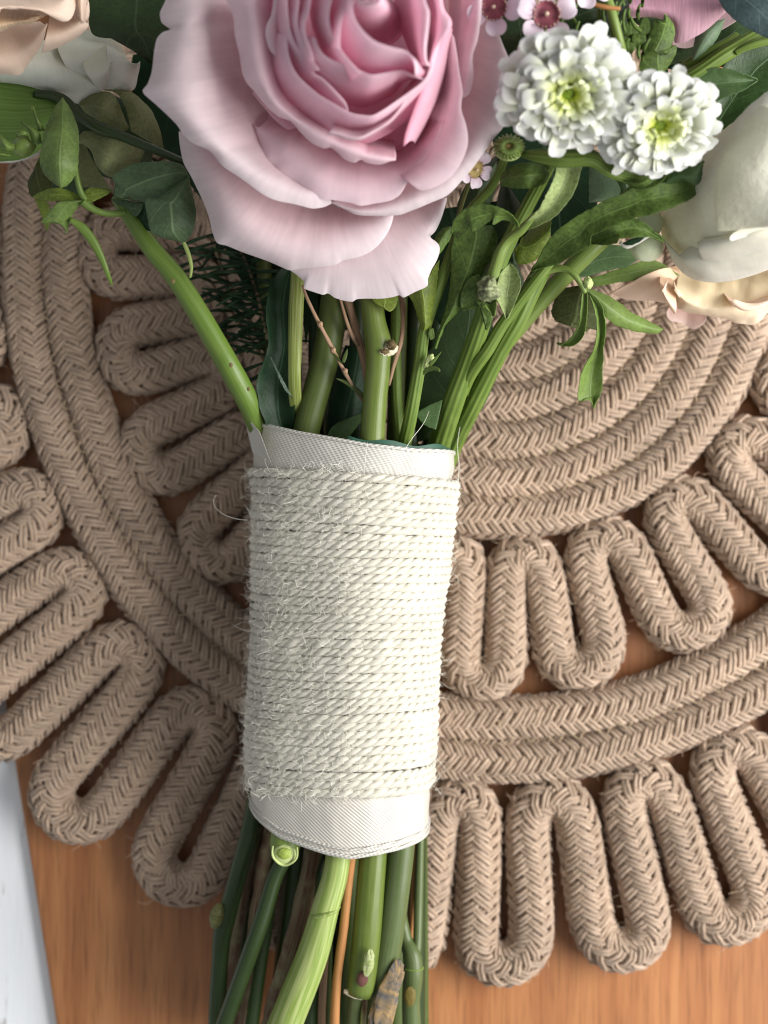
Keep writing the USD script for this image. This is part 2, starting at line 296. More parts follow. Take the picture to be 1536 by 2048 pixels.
white_paint = look('white_paint', {
    'geo': ('geometry', {}), 'm': ('mapping', {'scale': (260.0, 30.0, 60.0), 'rotation': (0, 0, -0.2)}), 'n': ('noise_texture', {'scale': 1.0, 'detail': 6.0, 'roughness': 0.65}), 'n2': ('noise_texture', {'scale': 45.0, 'detail': 4.0}),
    'r': ('rgb_ramp', {'ramp': [(0.0, (0.72, 0.75, 0.78)), (0.5, (0.80, 0.83, 0.86)), (0.60, (0.80, 0.83, 0.86)), (0.66, (0.36, 0.35, 0.32)), (1.0, (0.25, 0.23, 0.2))]}),
    'bp': ('bump', {'strength': 0.4, 'distance': 0.0006}), 'p': ('principled_bsdf', {'roughness': 0.5})},
    [('geo.position', 'm.vector'), ('m.vector', 'n.vector'), ('n.fac', 'r.fac'), ('n.fac', 'bp.height'), ('bp.normal', 'p.normal'), ('r.color', 'p.base_color')], 'p.BSDF')

# the board's left edge runs through these pixels
e0, e1 = W((8, 1400, 0)), W((112, 2060, 0)); d = (e1 - e0) / np.linalg.norm(e1 - e0)
A, B = e0 - d * 0.20, e1 + d * 0.10
n_e = 40; edge = np.linspace(A, B, n_e); edge[:, 0] += 0.00035 * (meshkit.noise(np.c_[edge * 300]) - 0.5)
prof = np.array([[0.60, 0.0], [0.0012, 0.0], [0.0005, -0.0002], [0.0001, -0.0007], [0.0, -0.0015], [0.0, -0.0033], [0.60, -0.0033]])
G = np.stack([edge + np.array([1, 0, 0]) * p[0] + np.array([0, 0, 1]) * p[1] for p in prof], 1)
V = G.reshape(-1, 3); k = len(prof)
F = grid_faces(n_e, k, wrap=True)
cap0 = np.array([[0, k - 1, k - 2, 1], [1, k - 2, k - 3, 2], [2, k - 3, k - 4, 3]]); cap1 = cap0[:, ::-1] + (n_e - 1) * k
emit('table_top', V, np.vstack([F, cap0, cap1]), wood, smooth=False, kind='structure')
# painted boards, one plank beside another, a little below
for i, (x0, x1) in enumerate([(-0.56, -0.4265), (-0.425, -0.2915), (-0.29, -0.1565), (-0.155, -0.0215), (-0.02, 0.1135), (0.115, 0.2485), (0.25, 0.3835)]):
    V, F = box(x0, -0.6, -0.030, x1, 0.6, -0.0035)
    emit('painted_floor', V, F, white_paint, smooth=False, kind='structure')

# ---------------------------------------------------------------- the round braided jute placemat
jute = yarn_look('jute_yarn', (0.38, 0.25, 0.165), (0.86, 0.665, 0.51), streak=(6.0, 0.30), tone=0.32, bump=0.9, dist=0.0004)
jute_core = plain('jute_core', (0.30, 0.20, 0.125), rough=0.95, spec=0.1)
jute_thread = yarn_look('jute_thread', (0.50, 0.37, 0.22), (0.68, 0.54, 0.36), tone=0.15)
jute_fibre = plain('jute_fibre', (0.68, 0.52, 0.37), rough=0.8, spec=0.2)
MC = np.array([1000.0, 520.0]); RZ = 5.2; RR = 41.0          # centre and rope radius in pixels; rope axis height in mm

def polar(r, deg):
    r, a = np.broadcast_arrays(np.asarray(r, float), np.radians(np.asarray(deg, float)))
    dg = np.degrees(a); w = np.clip((dg - 118) / 45, 0, 1); w = w * w * (3 - 2 * w)
    r = r - 48 * w * np.interp(r, [550, 640, 800, 1110, 1420], [0, 0.2, 1, 1, 0])
    return np.stack([MC[0] + r * np.cos(a), MC[1] + r * np.sin(a)], -1)

def braid(name, path, s0, s1, parent, R=RR, seed=0, **data):
    """a tubular braid of 8 + 8 yarns whose floats line up as herringbone columns along the rope; path is the dense whole, s0..s1 (px) the piece made"""
    path = np.asarray(path, float); px = mm(RZ)
    s = np.r_[0, np.cumsum(np.linalg.norm(np.diff(path[:, :2], axis=0), axis=1))]
    n, lead, nper = 8, 186.0, 16
    m = max(6, int((s1 - s0) / lead * nper)); ss = np.linspace(s0, s1, m)
    P = W(np.stack([np.interp(ss, s, path[:, k]) for k in range(3)], 1)); T = np.gradient(P, axis=0); T /= np.linalg.norm(T, axis=1, keepdims=True)
    up = np.array([0, 0, 1.0]); N = np.cross(T, up); N /= np.linalg.norm(N, axis=1, keepdims=True); B = np.cross(N, T)
    rope_points.append(np.stack([np.interp(np.arange(s0, s1, 12), s, path[:, k]) for k in range(3)], 1))
    parts = []; q = np.linspace(0, 2 * np.pi, 5, endpoint=False); wob = 0.2 * np.sin(ss / 97.0 + seed)
    for sgn in (1, -1):
        for k in range(n):
            u = sgn * (2 * np.pi * (ss + 9 * (meshkit.noise(np.c_[ss / 55, np.full(m, seed + 0.5), np.zeros(m)]) - .5) + 3.5 * (meshkit.noise(np.c_[ss / 24, np.full(m, k + 20 * sgn), np.full(m, seed)]) - .5)) / lead) + 2 * np.pi * (k + (0.5 if sgn < 0 else 0)) / n + wob
            off = sgn * np.cos(n / 2 * (u - wob))
            r = (R * 0.87 + 5.2 * off) * px
            er = np.cos(u)[:, None] * N + np.sin(u)[:, None] * B
            C = P + r[:, None] * er
            if k % 2 == 0: C = C + er * (meshkit.noise(np.c_[ss / 30, np.full(m, k), np.full(m, seed)])[:, None] - .5) * 2.6 * px
            t = np.gradient(C, axis=0); t /= np.maximum(np.linalg.norm(t, axis=1, keepdims=True), 1e-12)
            side = np.cross(t, er); side /= np.maximum(np.linalg.norm(side, axis=1, keepdims=True), 1e-12); e2 = np.cross(side, t)
            L = np.r_[0, np.cumsum(np.linalg.norm(np.diff(C, axis=0), axis=1))] * 1e3 + rng.random() * 40
            for w in (-1, 1):
                C2 = C + w * (3.9 + 0.4 * math.sin(k * 2.3 + seed)) * px * side + (rng.random() - .5) * 1.6 * px * e2
                V = C2[:, None] + 4.75 * px * np.cos(q)[None, :, None] * side[:, None] + 4.7 * px * np.sin(q)[None, :, None] * e2[:, None]
                uv = np.stack([np.broadcast_to(np.abs(np.linspace(-1, 1, 5, endpoint=False))[None] + 2 * k + w, (m, 5)), np.broadcast_to(L[:, None], (m, 5))], -1).reshape(-1, 2)
                parts.append((V.reshape(-1, 3), grid_faces(m, 5, wrap=True), uv))
    V, F, uv = merge(parts)
    p = emit(name, V, F, jute, parent, uv=uv, **data)
    Vc, Fc, cc, uvc = tube_geo(P[::3] if m > 12 else P, R * 0.80 * px, 8)
    emit('rope_core', Vc, [Fc, cc], jute_core, p, uv=uvc)
    return p

rope_points = []
mat = thing('jute_placemat', 'round braided jute rope placemat with open loops lying under the bouquet', 'placemat', at=(1000, 520, 0))

def arc(r, a0, a1, n=None):
    n = n or int(abs(a1 - a0) * 2) + 2
    p = polar(r, np.linspace(a0, a1, n)); wig = 2.0 * (meshkit.noise(np.c_[p / 60, np.zeros(len(p))]) - .5)
    return np.column_stack([p + wig[:, None], np.full(len(p), RZ) + 0.35 * (meshkit.noise(np.c_[p / 90, np.ones(len(p))]) - .5)])

def length(p): return float(np.linalg.norm(np.diff(p[:, :2], axis=0), axis=1).sum())

for i, r in enumerate((513, 437, 361, 286, 211, 137)):
    p = arc(r, -100, 260); braid('coiled_row', p, 0, length(p), mat, R=46.5, seed=i)
p = arc(60, -100, 260); braid('coiled_row', p, 0, length(p), mat, R=43.5, seed=9)
for i, r in enumerate((918, 1000)):
    p = arc(r, -12, 212); braid('ring_row', p, 0, length(p), mat, R=47, seed=20 + i)

def serpentine(tips, r_in, r_out, lean=0.0):
    """one rope winding out to a loop at every tip angle and back in between; returns the dense path and the length at each inner turn"""
    tips = np.asarray(tips, float); mids = (tips[1:] + tips[:-1]) / 2
    ctrl, marks = [], []
    for k, t in enumerate(tips):
        a = (mids[k - 1] + t) / 2 if k else t - (mids[0] - t) / 2
        b = (t + mids[k]) / 2 if k < len(mids) else t + (t - mids[-1]) / 2
        ro = r_out + rng.normal() * 7; h = math.radians(b - a) / 2; po = ro * h / (1 + h)
        cen = polar(ro - po, t + lean)
        for r in np.linspace(r_in + 60, ro - po - 12, 5):
            f = (r - r_in) / (r_out - r_in); ctrl.append(polar(r, a + lean * f))
        w = (cen - MC) / np.linalg.norm(cen - MC); e = polar(ro - po, a + lean) - cen; e = e - w * (e @ w); e /= np.linalg.norm(e)
        for g in np.linspace(0, math.pi, 9)[1:-1]: ctrl.append(cen + po * (e * math.cos(g) + w * math.sin(g)))
        for r in np.linspace(ro - po - 12, r_in + 60, 5):
            f = (r - r_in) / (r_out - r_in); ctrl.append(polar(r, b + lean * f))
        if k < len(mids):
            h2 = math.radians(mids[k] - t) / 2; pi_ = r_in * h2 / (1 - h2) * 0.9; c2 = polar(r_in + pi_, mids[k])
            marks.append(len(ctrl) + 2)
            e = polar(r_in + pi_, b) - c2; w = (c2 - MC) / np.linalg.norm(c2 - MC); s = e / np.linalg.norm(e); s = s - w * (s @ w); s /= np.linalg.norm(s)
            for g in np.linspace(0, math.pi, 7)[1:-1]: ctrl.append(c2 + pi_ * (s * math.cos(g) - w * math.sin(g)))
    ctrl = np.array(ctrl); t = np.r_[0, np.cumsum(np.linalg.norm(np.diff(ctrl, axis=0), axis=1))]
    tt = np.linspace(0, t[-1], int(t[-1] / 5)); d = Akima1DInterpolator(t, ctrl)(tt)
    ker = np.ones(9) / 9; pad = np.pad(d, ((4, 4), (0, 0)), mode='edge'); d = np.stack([np.convolve(pad[:, k], ker, 'valid') for k in range(2)], 1)
    s = np.r_[0, np.cumsum(np.linalg.norm(np.diff(d, axis=0), axis=1))]; sc = s[-1] / t[-1]
    zz = RZ + 0.9 * (meshkit.noise(np.c_[d / 110, np.full(len(d), 3.3)]) - .5)
    return np.column_stack([d, zz]), [0] + [t[k] * sc for k in marks] + [s[-1]]

inner_tips = [0, 15, 30.5, 46.5, 62, 78.6, 92.6, 106, 120.5, 135, 150.6, 166, 181, 196]
outer_tips = [40, 50, 60, 70.4, 79.6, 89.8, 98.6, 108, 118, 128.2, 138, 147.6, 157, 167, 177, 187]
for nm, tips, ri, ro, R, sd in (('inner_loop', inner_tips, 588, 846, 43, 40), ('outer_loop', outer_tips, 1074, 1410, 45.5, 60)):
    p, marks = serpentine(tips, ri, ro)
    for k in range(len(marks) - 1): braid(nm, p, max(0, marks[k] - 2), min(marks[-1], marks[k + 1] + 2), mat, R=R, seed=sd)

# zigzag stitching between neighbouring rows and where the loops are sewn on
def stitching(r, a0, a1, step, reach, z):
    n = int(math.radians(a1 - a0) * r / step); a = np.linspace(a0, a1, n); rr = r + reach * np.where(np.arange(n) % 2, 1, -1) + rng.normal(size=n) * 3
    q = np.column_stack([polar(rr, a + rng.normal(size=n) * 0.12), np.full(n, z) + rng.normal(size=n) * 0.15])
    mid = (q[1:] + q[:-1]) / 2; mid[:, 2] += 0.5
    P = np.empty((2 * n - 1, 3)); P[::2] = q; P[1::2] = mid
    V, F, c, uv = tube_geo(W(P), 0.00016, 5)
    emit('stitching', V, [F, c], jute_thread, mat, uv=uv)
for r in (475, 399, 323, 249): stitching(r, 20, 170, 26, 13, 8.7)
stitching(959, -5, 205, 24, 15, 8.7)
# loose fibres over the ropes
pool = np.vstack(rope_points); pick = pool[rng.integers(len(pool), size=34000)]
pick = pick[(pick[:, 0] > -60) & (pick[:, 0] < 1600) & (pick[:, 1] < 2100)]
ang = rng.uniform(0.1, math.pi - 0.1, len(pick)); rad = 36 * mm(RZ); hd = rng.uniform(0, 2 * np.pi, len(pick))
out = np.stack([np.cos(ang) * np.cos(hd), np.cos(ang) * np.sin(hd), np.sin(ang)], 1)
st = W(pick) + out * rad; dr = out * 0.25 + rng.normal(size=(len(pick), 3)) * np.array([1, 1, 0.4])
hairs('loose_fibre', st, dr, rng.uniform(0.0008, 0.0032, len(pick)), 0.00007, jute_fibre, mat, bend=0.7, kind='stuff')
# ---------------------------------------------------------------- the bound handle: ribbon sleeve under wound white twine
sil_y = [700, 845, 905, 990, 1130, 1280, 1480, 1620, 1690, 1780]
sil_l = [486, 492, 494, 497, 494, 495, 481, 487, 489, 489]        # left and right outline of the handle in pixels
sil_r = [912, 914, 914, 916, 900, 881, 872, 864, 861, 861]
sec = np.array([(1.0, -0.30), (1.0, 0.30), (0.82, 0.68), (0.14, 0.95), (-0.70, 0.58), (-0.97, 0.18), (-1.0, -0.30), (-0.70, -0.75), (0.0, -0.92), (0.75, -0.75)])
for _ in range(3): sec = np.stack([0.75 * sec + 0.25 * np.roll(sec, -1, 0), 0.25 * sec + 0.75 * np.roll(sec, -1, 0)], 1).reshape(-1, 2)
sec /= np.abs(sec[:, 0]).max()
sa = np.r_[0, np.cumsum(np.linalg.norm(np.diff(np.vstack([sec, sec[:1]]), axis=0), axis=1))]; sa /= sa[-1]
secc = np.vstack([sec, sec[:1]])
def section(f):
    f = np.asarray(f) % 1.0
    return np.interp(f, sa, secc[:, 0]), np.interp(f, sa, secc[:, 1])
def hz(y): return np.interp(y, [845, 1690], [33.5, 30.5])        # height of the handle's axis (mm)
HALF = 20.5                                                       # half thickness (mm)
def on_handle(f, y, extra=0.0):
    """a point of the handle's surface: f round the section, y along it in pixels, extra metres outwards"""
    cx, cz = section(f); f, y, extra = np.broadcast_arrays(f, y, extra)
    zs = hz(y) + 4.0                                              # the outline is seen near the height where the section is widest
    L = np.interp(y, sil_y, sil_l) + 6; R = np.interp(y, sil_y, sil_r) - 4
    tw = np.clip(np.minimum(y - 935, 1590 - y) / 25, 0, 1) * 9; L = L + tw; R = R - tw
    c = W(np.stack([(L + R) / 2, y, zs], -1)); hw = (R - L) / 2 * mm(zs); hh = HALF * 1e-3 * (R - L) / 400
    e = 1e-3; x2, z2 = section(f + e); x1, z1 = section(f - e)
    n = np.stack([-(z2 - z1) * hh, 0 * x1, (x2 - x1) * hw], -1); n /= np.maximum(np.linalg.norm(n, axis=-1, keepdims=True), 1e-12)
    sgn = np.where((n[..., 0] * cx * hw + n[..., 2] * cz * hh) < 0, -1, 1); n = n * sgn[..., None]
    return c + np.stack([cx * hw, 0 * cx, cz * hh - 0.004], -1) + n * extra[..., None], n

satin = look('satin_ribbon', {
    'tc': ('texture_coordinate', {}), 'map': ('mapping', {'scale': (1.0, 1.0, 1.0)}), 'w1': ('mapping', {'scale': (1.05, 1.6, 1.0), 'rotation': (0, 0, 0.35)}), 'wv': ('separate_xyz', {}), 'm1': ('math', {'math_type': 'multiply', 'value2': 7.0}), 's1': ('math', {'math_type': 'sine'}), 'm2': ('math', {'math_type': 'multiply', 'value2': 9.0}), 's2': ('math', {'math_type': 'sine'}),
    'mu': ('math', {'math_type': 'multiply_add', 'value2': 0.5}), 'r': ('map_range', {'from_min': -1.0, 'from_max': 1.0, 'to_min': 0.92, 'to_max': 1.03}), 'geo': ('geometry', {}), 'n': ('noise_texture', {'scale': 120.0, 'detail': 3.0}), 'rn': ('map_range', {'from_min': 0.3, 'from_max': 0.7, 'to_min': 0.94, 'to_max': 1.04}), 'mv': ('math', {'math_type': 'multiply'}), 'hs': ('hsv', {'color': (0.58, 0.56, 0.51)}),
    'bp': ('bump', {'strength': 0.4, 'distance': 0.0002}), 'p': ('principled_bsdf', {'roughness': 0.42, 'specular_ior_level': 0.4, 'sheen_weight': 0.3, 'sheen_roughness': 0.3})},
    [('tc.UV', 'w1.vector'), ('w1.vector', 'wv.vector'), ('wv.x', 'm1.value1'), ('m1.value', 's1.value1'), ('wv.y', 'm2.value1'), ('m2.value', 's2.value1'), ('s1.value', 'mu.value1'), ('s2.value', 'mu.value3'), ('mu.value', 'r.value'), ('geo.position', 'n.vector'), ('n.fac', 'rn.value'), ('r.result', 'mv.value1'), ('rn.result', 'mv.value2'), ('mv.value', 'hs.value'),
     ('mu.value', 'bp.height'), ('bp.normal', 'p.normal'), ('hs.color', 'p.base_color')], 'p.BSDF')
twine_mat = yarn_look('white_twine', (0.56, 0.535, 0.44), (0.72, 0.695, 0.61), tone=0.14, sheen=0.3, bump=0.45, dist=0.0002)
twine_hair = plain('white_fibre', (0.74, 0.72, 0.64), rough=0.6, spec=0.3, noise=0.05)
tape_mat = plain('green_tape', (0.025, 0.085, 0.055), rough=0.5, spec=0.4)

nf = 160; fr = np.linspace(0, 1, nf, endpoint=False)
cxs, czs = section(fr); upper = czs > -0.2
satin2 = look('fine_ribbon', {'tc': ('texture_coordinate', {}), 'w1': ('mapping', {'scale': (1.0, 1.0, 1.0), 'rotation': (0, 0, 0.9)}), 'wv': ('separate_xyz', {}), 'm1': ('math', {'math_type': 'multiply', 'value2': 11.0}), 's1': ('math', {'math_type': 'sine'}), 'r': ('map_range', {'from_min': -1.0, 'from_max': 1.0, 'to_min': 0.94, 'to_max': 1.02}), 'hs': ('hsv', {'color': (0.575, 0.545, 0.49)}), 'bp': ('bump', {'strength': 0.35, 'distance': 0.0002}), 'p': ('principled_bsdf', {'roughness': 0.35, 'specular_ior_level': 0.45, 'sheen_weight': 0.3, 'sheen_roughness': 0.3})},
    [('tc.UV', 'w1.vector'), ('w1.vector', 'wv.vector'), ('wv.x', 'm1.value1'), ('m1.value', 's1.value1'), ('s1.value', 'r.value'), ('r.result', 'hs.value'), ('s1.value', 'bp.height'), ('bp.normal', 'p.normal'), ('hs.color', 'p.base_color')], 'p.BSDF')
def edge_top(f):
    x, z = section(f)
    y = np.interp(x, [-1, -0.93, -0.5, 0.16, 0.6, 1.0], [842, 846, 868, 894, 903, 903])
    return np.where(z > -0.2, y, 885)
def edge_bot(f):
    x, z = section(f)
    y = np.interp(x, [-1, -0.9, -0.62, -0.1, 0.15, 0.7, 1.0], [1612, 1630, 1660, 1683, 1690, 1677, 1664])
    return np.where(z > -0.2, y, 1640)

def sleeve(name, y0, y1, extra, mat_, parent, rows=24, t=0.0004, wob=0.0, **kw):
    """a band round the handle from y0(f) to y1(f), closed, with thickness"""
    s = np.linspace(0, 1, rows); a, b = y0(fr), y1(fr)
    Y = a[None] * (1 - s)[:, None] + b[None] * s[:, None]; Fq = np.broadcast_to(fr[None], Y.shape)
    w = wob * (meshkit.fbm(np.stack([Fq * 22, Y / 60, 0 * Y], -1), 3, 5) - 0.5)
    Po, N = on_handle(Fq, Y, extra + w); Pi = Po - N * t
    Vv = np.vstack([Po.reshape(-1, 3), Pi.reshape(-1, 3)]); o = rows * nf
    k = np.arange(nf); k2 = (k + 1) % nf
    f1 = grid_faces(rows, nf, wrap=True); f2 = grid_faces(rows, nf, o, wrap=True)[:, ::-1]
    top = np.stack([k2, k, k + o, k2 + o], 1); l = (rows - 1) * nf; bot = np.stack([k + l, k2 + l, k2 + l + o, k + l + o], 1)
    per = Fq * 120.0
    uv = np.stack([per, (1024 - Y) * 0.104], -1).reshape(-1, 2)
    return emit(name, Vv, np.vstack([f1, f2, top, bot])[:, ::-1], mat_, parent, uv=np.vstack([uv, uv]), **kw)

ribbon = thing('satin_ribbon', 'ivory woven ribbon sleeve showing above and below the white twine', 'ribbon', at=(700, 1270, 30))
sleeve('ribbon_band', edge_top, lambda f: np.full_like(f, 1010.0), 0.0, satin, ribbon, wob=0.0006)
sleeve('ribbon_band', lambda f: np.full_like(f, 1500.0), edge_bot, 0.0, satin2, ribbon, wob=0.0006)
sleeve('ribbon_band', lambda f: np.full_like(f, 1004.0), lambda f: np.full_like(f, 1506.0), -0.0007, satin, ribbon)
sleeve('selvedge', lambda f: edge_bot(f) - 19, lambda f: edge_bot(f) - 14, 0.00035, satin, ribbon, rows=3, t=0.0005)
sleeve('selvedge', lambda f: edge_bot(f) - 7, lambda f: edge_bot(f) + 1, 0.0003, satin, ribbon, rows=3, t=0.0006)
sleeve('selvedge', lambda f: edge_top(f) - 1, lambda f: edge_top(f) + 6, 0.00025, satin, ribbon, rows=3, t=0.0006)
# the ribbon's cut end folded over at the upper left, and its vertical overlap
V, F, uv = shell(W(np.stack([Z([(489, 838), (492, 850), (505, 905)], 37, 38, 40), Z([(503, 846), (518, 864), (541, 925)], 43, 44.5, 46)], 1)), 0.0004, uvgrid(3, 2))
emit('ribbon_fold', V, F, satin, ribbon, uv=uv * 40)
tape = thing('floral_tape', 'dark green floral tape edge showing inside the top of the ribbon', 'tape', at=(850, 895, 40))
sleeve('tape_band', lambda f: edge_top(f) - np.where(section(f)[0] > -0.05, 9.0, -6.0) - 3 * np.sin(f * 70), lambda f: edge_top(f) + 60, -0.0008, tape_mat, tape, rows=6)

twine = thing('white_twine', 'fuzzy off-white twine wound many times round the bouquet handle', 'twine', at=(700, 1270, 30))
y_first, y_last, turns = 952.0, 1572.0, 39
pitch = (y_last - y_first) / turns; TR = pitch * 0.66 * 0.104e-3
ply_r = TR * 0.56
for k in range(turns):
    m = 330; f = np.linspace(0, 1, m) - 0.25; jit = rng.normal() * 0.6
    wave = 3.4 * (meshkit.noise(np.c_[f * 7, np.full(m, k * 0.22), np.zeros(m)]) - .5) + 1.6 * (meshkit.noise(np.c_[f * 19, np.full(m, k * 1.7), np.ones(m)]) - .5)
    slope = np.interp(k, [0, 8, 20, 39], [13, 6, 0, -4])
    x, _ = section(f); y = y_first + pitch * (k + 0.5) + jit + wave + slope * x + np.clip(f, 0, 1) * 0
    lift = TR * 0.8 + 0.0003 * (rng.random() - 0.4) + 0.00035 * (meshkit.noise(np.c_[f * 11, np.full(m, k * 0.9), np.full(m, 4)]) - .5)
    C, Nn = on_handle(f, y, lift); T = np.gradient(C, axis=0); T /= np.linalg.norm(T, axis=1, keepdims=True); Bn = np.cross(T, Nn)
    s = np.r_[0, np.cumsum(np.linalg.norm(np.diff(C, axis=0), axis=1))]; parts = []; ph = rng.random() * 6; q = np.linspace(0, 2 * np.pi, 6, endpoint=False)
    for j in range(3):
        u = -2 * np.pi * s / 0.0068 + j * 2 * np.pi / 3 + ph + 0.5 * np.sin(s * 130 + k)
        P = C + ply_r * 0.58 * (np.cos(u)[:, None] * Nn + np.sin(u)[:, None] * Bn)
        Vt_ = P[:, None] + ply_r * (1.20 + 0.14 * rng.normal()) * (np.cos(q)[None, :, None] * Nn[:, None] + np.sin(q)[None, :, None] * Bn[:, None])
        uv = np.stack([np.broadcast_to(np.abs(np.linspace(-1, 1, 6, endpoint=False))[None] + j, (m, 6)), np.broadcast_to((s * 1e3 + k * 31)[:, None], (m, 6))], -1).reshape(-1, 2)
        parts.append((Vt_.reshape(-1, 3), grid_faces(m, 6, wrap=True), uv))
    V, F, uv = merge(parts)
    emit('twine_turn', V, F, twine_mat, twine, uv=uv)
# fuzz: thick on the worn left face, sparse on the right
n = 15000; f = rng.random(n); x, z = section(f); ok = (z > -0.5)
wgt = np.interp(x, [-1, -0.75, -0.3, 0.15, 0.3, 1], [0.6, 1.0, 1.0, 0.75, 0.12, 0.08]); ok &= rng.random(n) < wgt
f = f[ok]; y = rng.uniform(935, 1585, len(f)); P, N = on_handle(f, y, TR * 1.5)
dr = N * rng.uniform(0.0, 0.45, (len(f), 1)) + rng.normal(size=(len(f), 3)) * np.array([0.9, 1.0, 0.4]); 
hairs('loose_fibre', P, dr, rng.uniform(0.0006, 0.0023, len(f)), 0.00006, twine_hair, twine, bend=0.9, seed=4, kind='stuff')
# a few long strands that stand off at the edges
for pts in ([(858, 822, 48), (845, 850, 52), (822, 880, 54), (800, 915, 55)], [(918, 985, 33), (905, 1000, 40), (893, 1060, 40), (900, 1100, 34)], [(432, 990, 34), (428, 1010, 36), (440, 1024, 38), (495, 1040, 42)],
            [(927, 830, 40), (915, 890, 41), (918, 935, 41), (912, 990, 42)], [(905, 1130, 38), (897, 1160, 38), (886, 1200, 38)], [(735, 885, 56), (731, 915, 56), (728, 950, 55)]):
    stem('stray_strand', pts, [0.4, 0.6, 0.45], twine_hair, twine, n=24, sides=5)
# ---------------------------------------------------------------- stems; every one runs on through the bound handle
S_bright = stem_look('bright_green_stem', (0.085, 0.145, 0.020), (0.12, 0.18, 0.035), rough=0.3, coat=0.04)
S_olive = stem_look('olive_stem', (0.050, 0.075, 0.012), (0.075, 0.10, 0.025), rough=0.4)
S_light = stem_look('light_green_stem', (0.13, 0.19, 0.035), (0.18, 0.25, 0.07), rough=0.3, coat=0.04)
S_rib = stem_look('ribbed_green_stem', (0.075, 0.130, 0.014), (0.155, 0.215, 0.045), rough=0.5, lines=9)
S_pale = stem_look('pale_striped_stem', (0.19, 0.27, 0.055), (0.42, 0.47, 0.20), rough=0.4, lines=11, blotch=0.1)
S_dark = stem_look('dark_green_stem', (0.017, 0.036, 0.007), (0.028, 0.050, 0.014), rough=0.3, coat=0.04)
S_grey = stem_look('grey_green_stem', (0.072, 0.102, 0.032), (0.11, 0.14, 0.06), rough=0.3, coat=0.04)
S_brown = stem_look('brown_bark', (0.10, 0.045, 0.030), (0.22, 0.205, 0.11), rough=0.7, blotch=0.9, bump=0.5)
S_twig = stem_look('twig_bark', (0.26, 0.155, 0.09), (0.36, 0.25, 0.17), rough=0.75, lines=8, bump=0.4)
S_orange = stem_look('orange_twig', (0.34, 0.145, 0.045), (0.40, 0.21, 0.08), rough=0.6)
S_bud = plain('pale_bud', (0.42, 0.50, 0.20), rough=0.6)
S_scar = plain('brown_scar', (0.13, 0.095, 0.04), rough=0.8, noise=0.4)
S_cut = plain('pale_cut', (0.55, 0.50, 0.36), rough=0.8, noise=0.25)

def blob(name, c, r, mat_, parent, flat=1.0, tilt=0.0, n=18, amp=0.12, seed=0, **kw):
    """an uneven rounded lump: c = (px, py, z mm), r = (half width, half length) in pixels, turned by tilt degrees in the picture plane"""
    th = np.linspace(0.02, np.pi - 0.02, n); ph = np.linspace(0, 2 * np.pi, n * 2, endpoint=False)
    X = np.sin(th)[:, None] * np.cos(ph)[None]; Zz = np.sin(th)[:, None] * np.sin(ph)[None]; Y = np.broadcast_to(np.cos(th)[:, None], X.shape)
    D = np.stack([X, Y, Zz], -1); D = D * (1 + amp * 2 * (meshkit.fbm(D * 2.2 + seed, 3, seed) - .5))[..., None]
    s = mm(c[2]); a = math.radians(tilt); x = D[..., 0] * r[0] * s; y = D[..., 1] * r[1] * s
    V = np.stack([x * math.cos(a) - y * math.sin(a), x * math.sin(a) + y * math.cos(a), D[..., 2] * min(r) * s * flat], -1) + W(np.array(c, float))
    uv = np.stack([np.broadcast_to(np.linspace(0, 1, n)[:, None], X.shape), np.broadcast_to(np.linspace(0, 8, n * 2)[None], X.shape)], -1).reshape(-1, 2)
    return emit(name, V.reshape(-1, 3), grid_faces(n, n * 2, wrap=True), mat_, parent, uv=uv, **kw)

def collar(name, c, r, mat_, parent, ang=0.0):
    """a raised ring round a stem: c (px, py, z), r px, the stem's direction in the picture in degrees"""
    a = math.radians(ang); d = np.array([math.cos(a), -math.sin(a)]) * r * 0.14
    return stem(name, [(c[0] - d[0], c[1] + d[1], c[2]), (c[0], c[1], c[2]), (c[0] + d[0], c[1] - d[1], c[2])], [r * 0.97, r * 1.13, r * 0.97], mat_, parent, n=7, sides=18)

def cut_stem(name, label, cat, pts, rad, mat_, n=60, group=None, **kw):
    t = thing(name, label, cat, at=pts[-1], group=group); stem('stem', pts, rad, mat_, t, n=n, **kw); return t

# below the handle, left to right (their upper ends run on into the wrap)
t = cut_stem('cut_stem', 'dark green thorny stem at the far left under the ribbon with a bud node', 'stem', [(520, 1200, 34), (508, 1620, 30), (490, 1700, 29), (462, 1800, 27), (448, 1850, 26), (440, 1920, 25), (432, 2110, 24)], [18, 18, 19, 18, 20, 17, 18], S_dark)
blob('bud', (434, 1832, 28), (15, 26), stem_look('dull_bud', (0.09, 0.10, 0.03), (0.2, 0.19, 0.07)), t, tilt=-15, seed=3)
t = cut_stem('woody_stem', 'thin dark brown woody stem second from the left under the ribbon', 'stem', [(560, 1250, 32), (546, 1650, 28), (528, 1720, 27), (508, 1850, 26), (492, 1960, 25), (470, 2110, 24)], [12, 13, 13, 12, 11], S_brown, bump=0.25)
t = cut_stem('woody_stem', 'reddish brown stem far back between the dark green stems', 'stem', [(560, 1500, 22), (545, 1800, 20), (508, 1930, 19), (492, 2110, 18)], [8, 9, 10, 10], S_twig, bump=0.15)
t = cut_stem('cut_stem', 'slender blue-green stem hanging from a pale cut joint under the ribbon', 'stem', [(568, 1720, 38), (548, 1760, 38), (520, 1850, 38), (488, 1940, 37), (448, 2050, 35), (425, 2110, 34)], [15, 16, 17, 17, 17, 18], S_dark)
stem('joint', [(588, 1560, 33), (574, 1650, 37), (570, 1690, 39), (567, 1716, 39)], [30, 31, 31, 24], S_light, t, n=24, sides=18)
blob('cut_face', (569, 1709, 42.0), (24, 20), S_bud, t, flat=0.5, amp=0.1, seed=8)
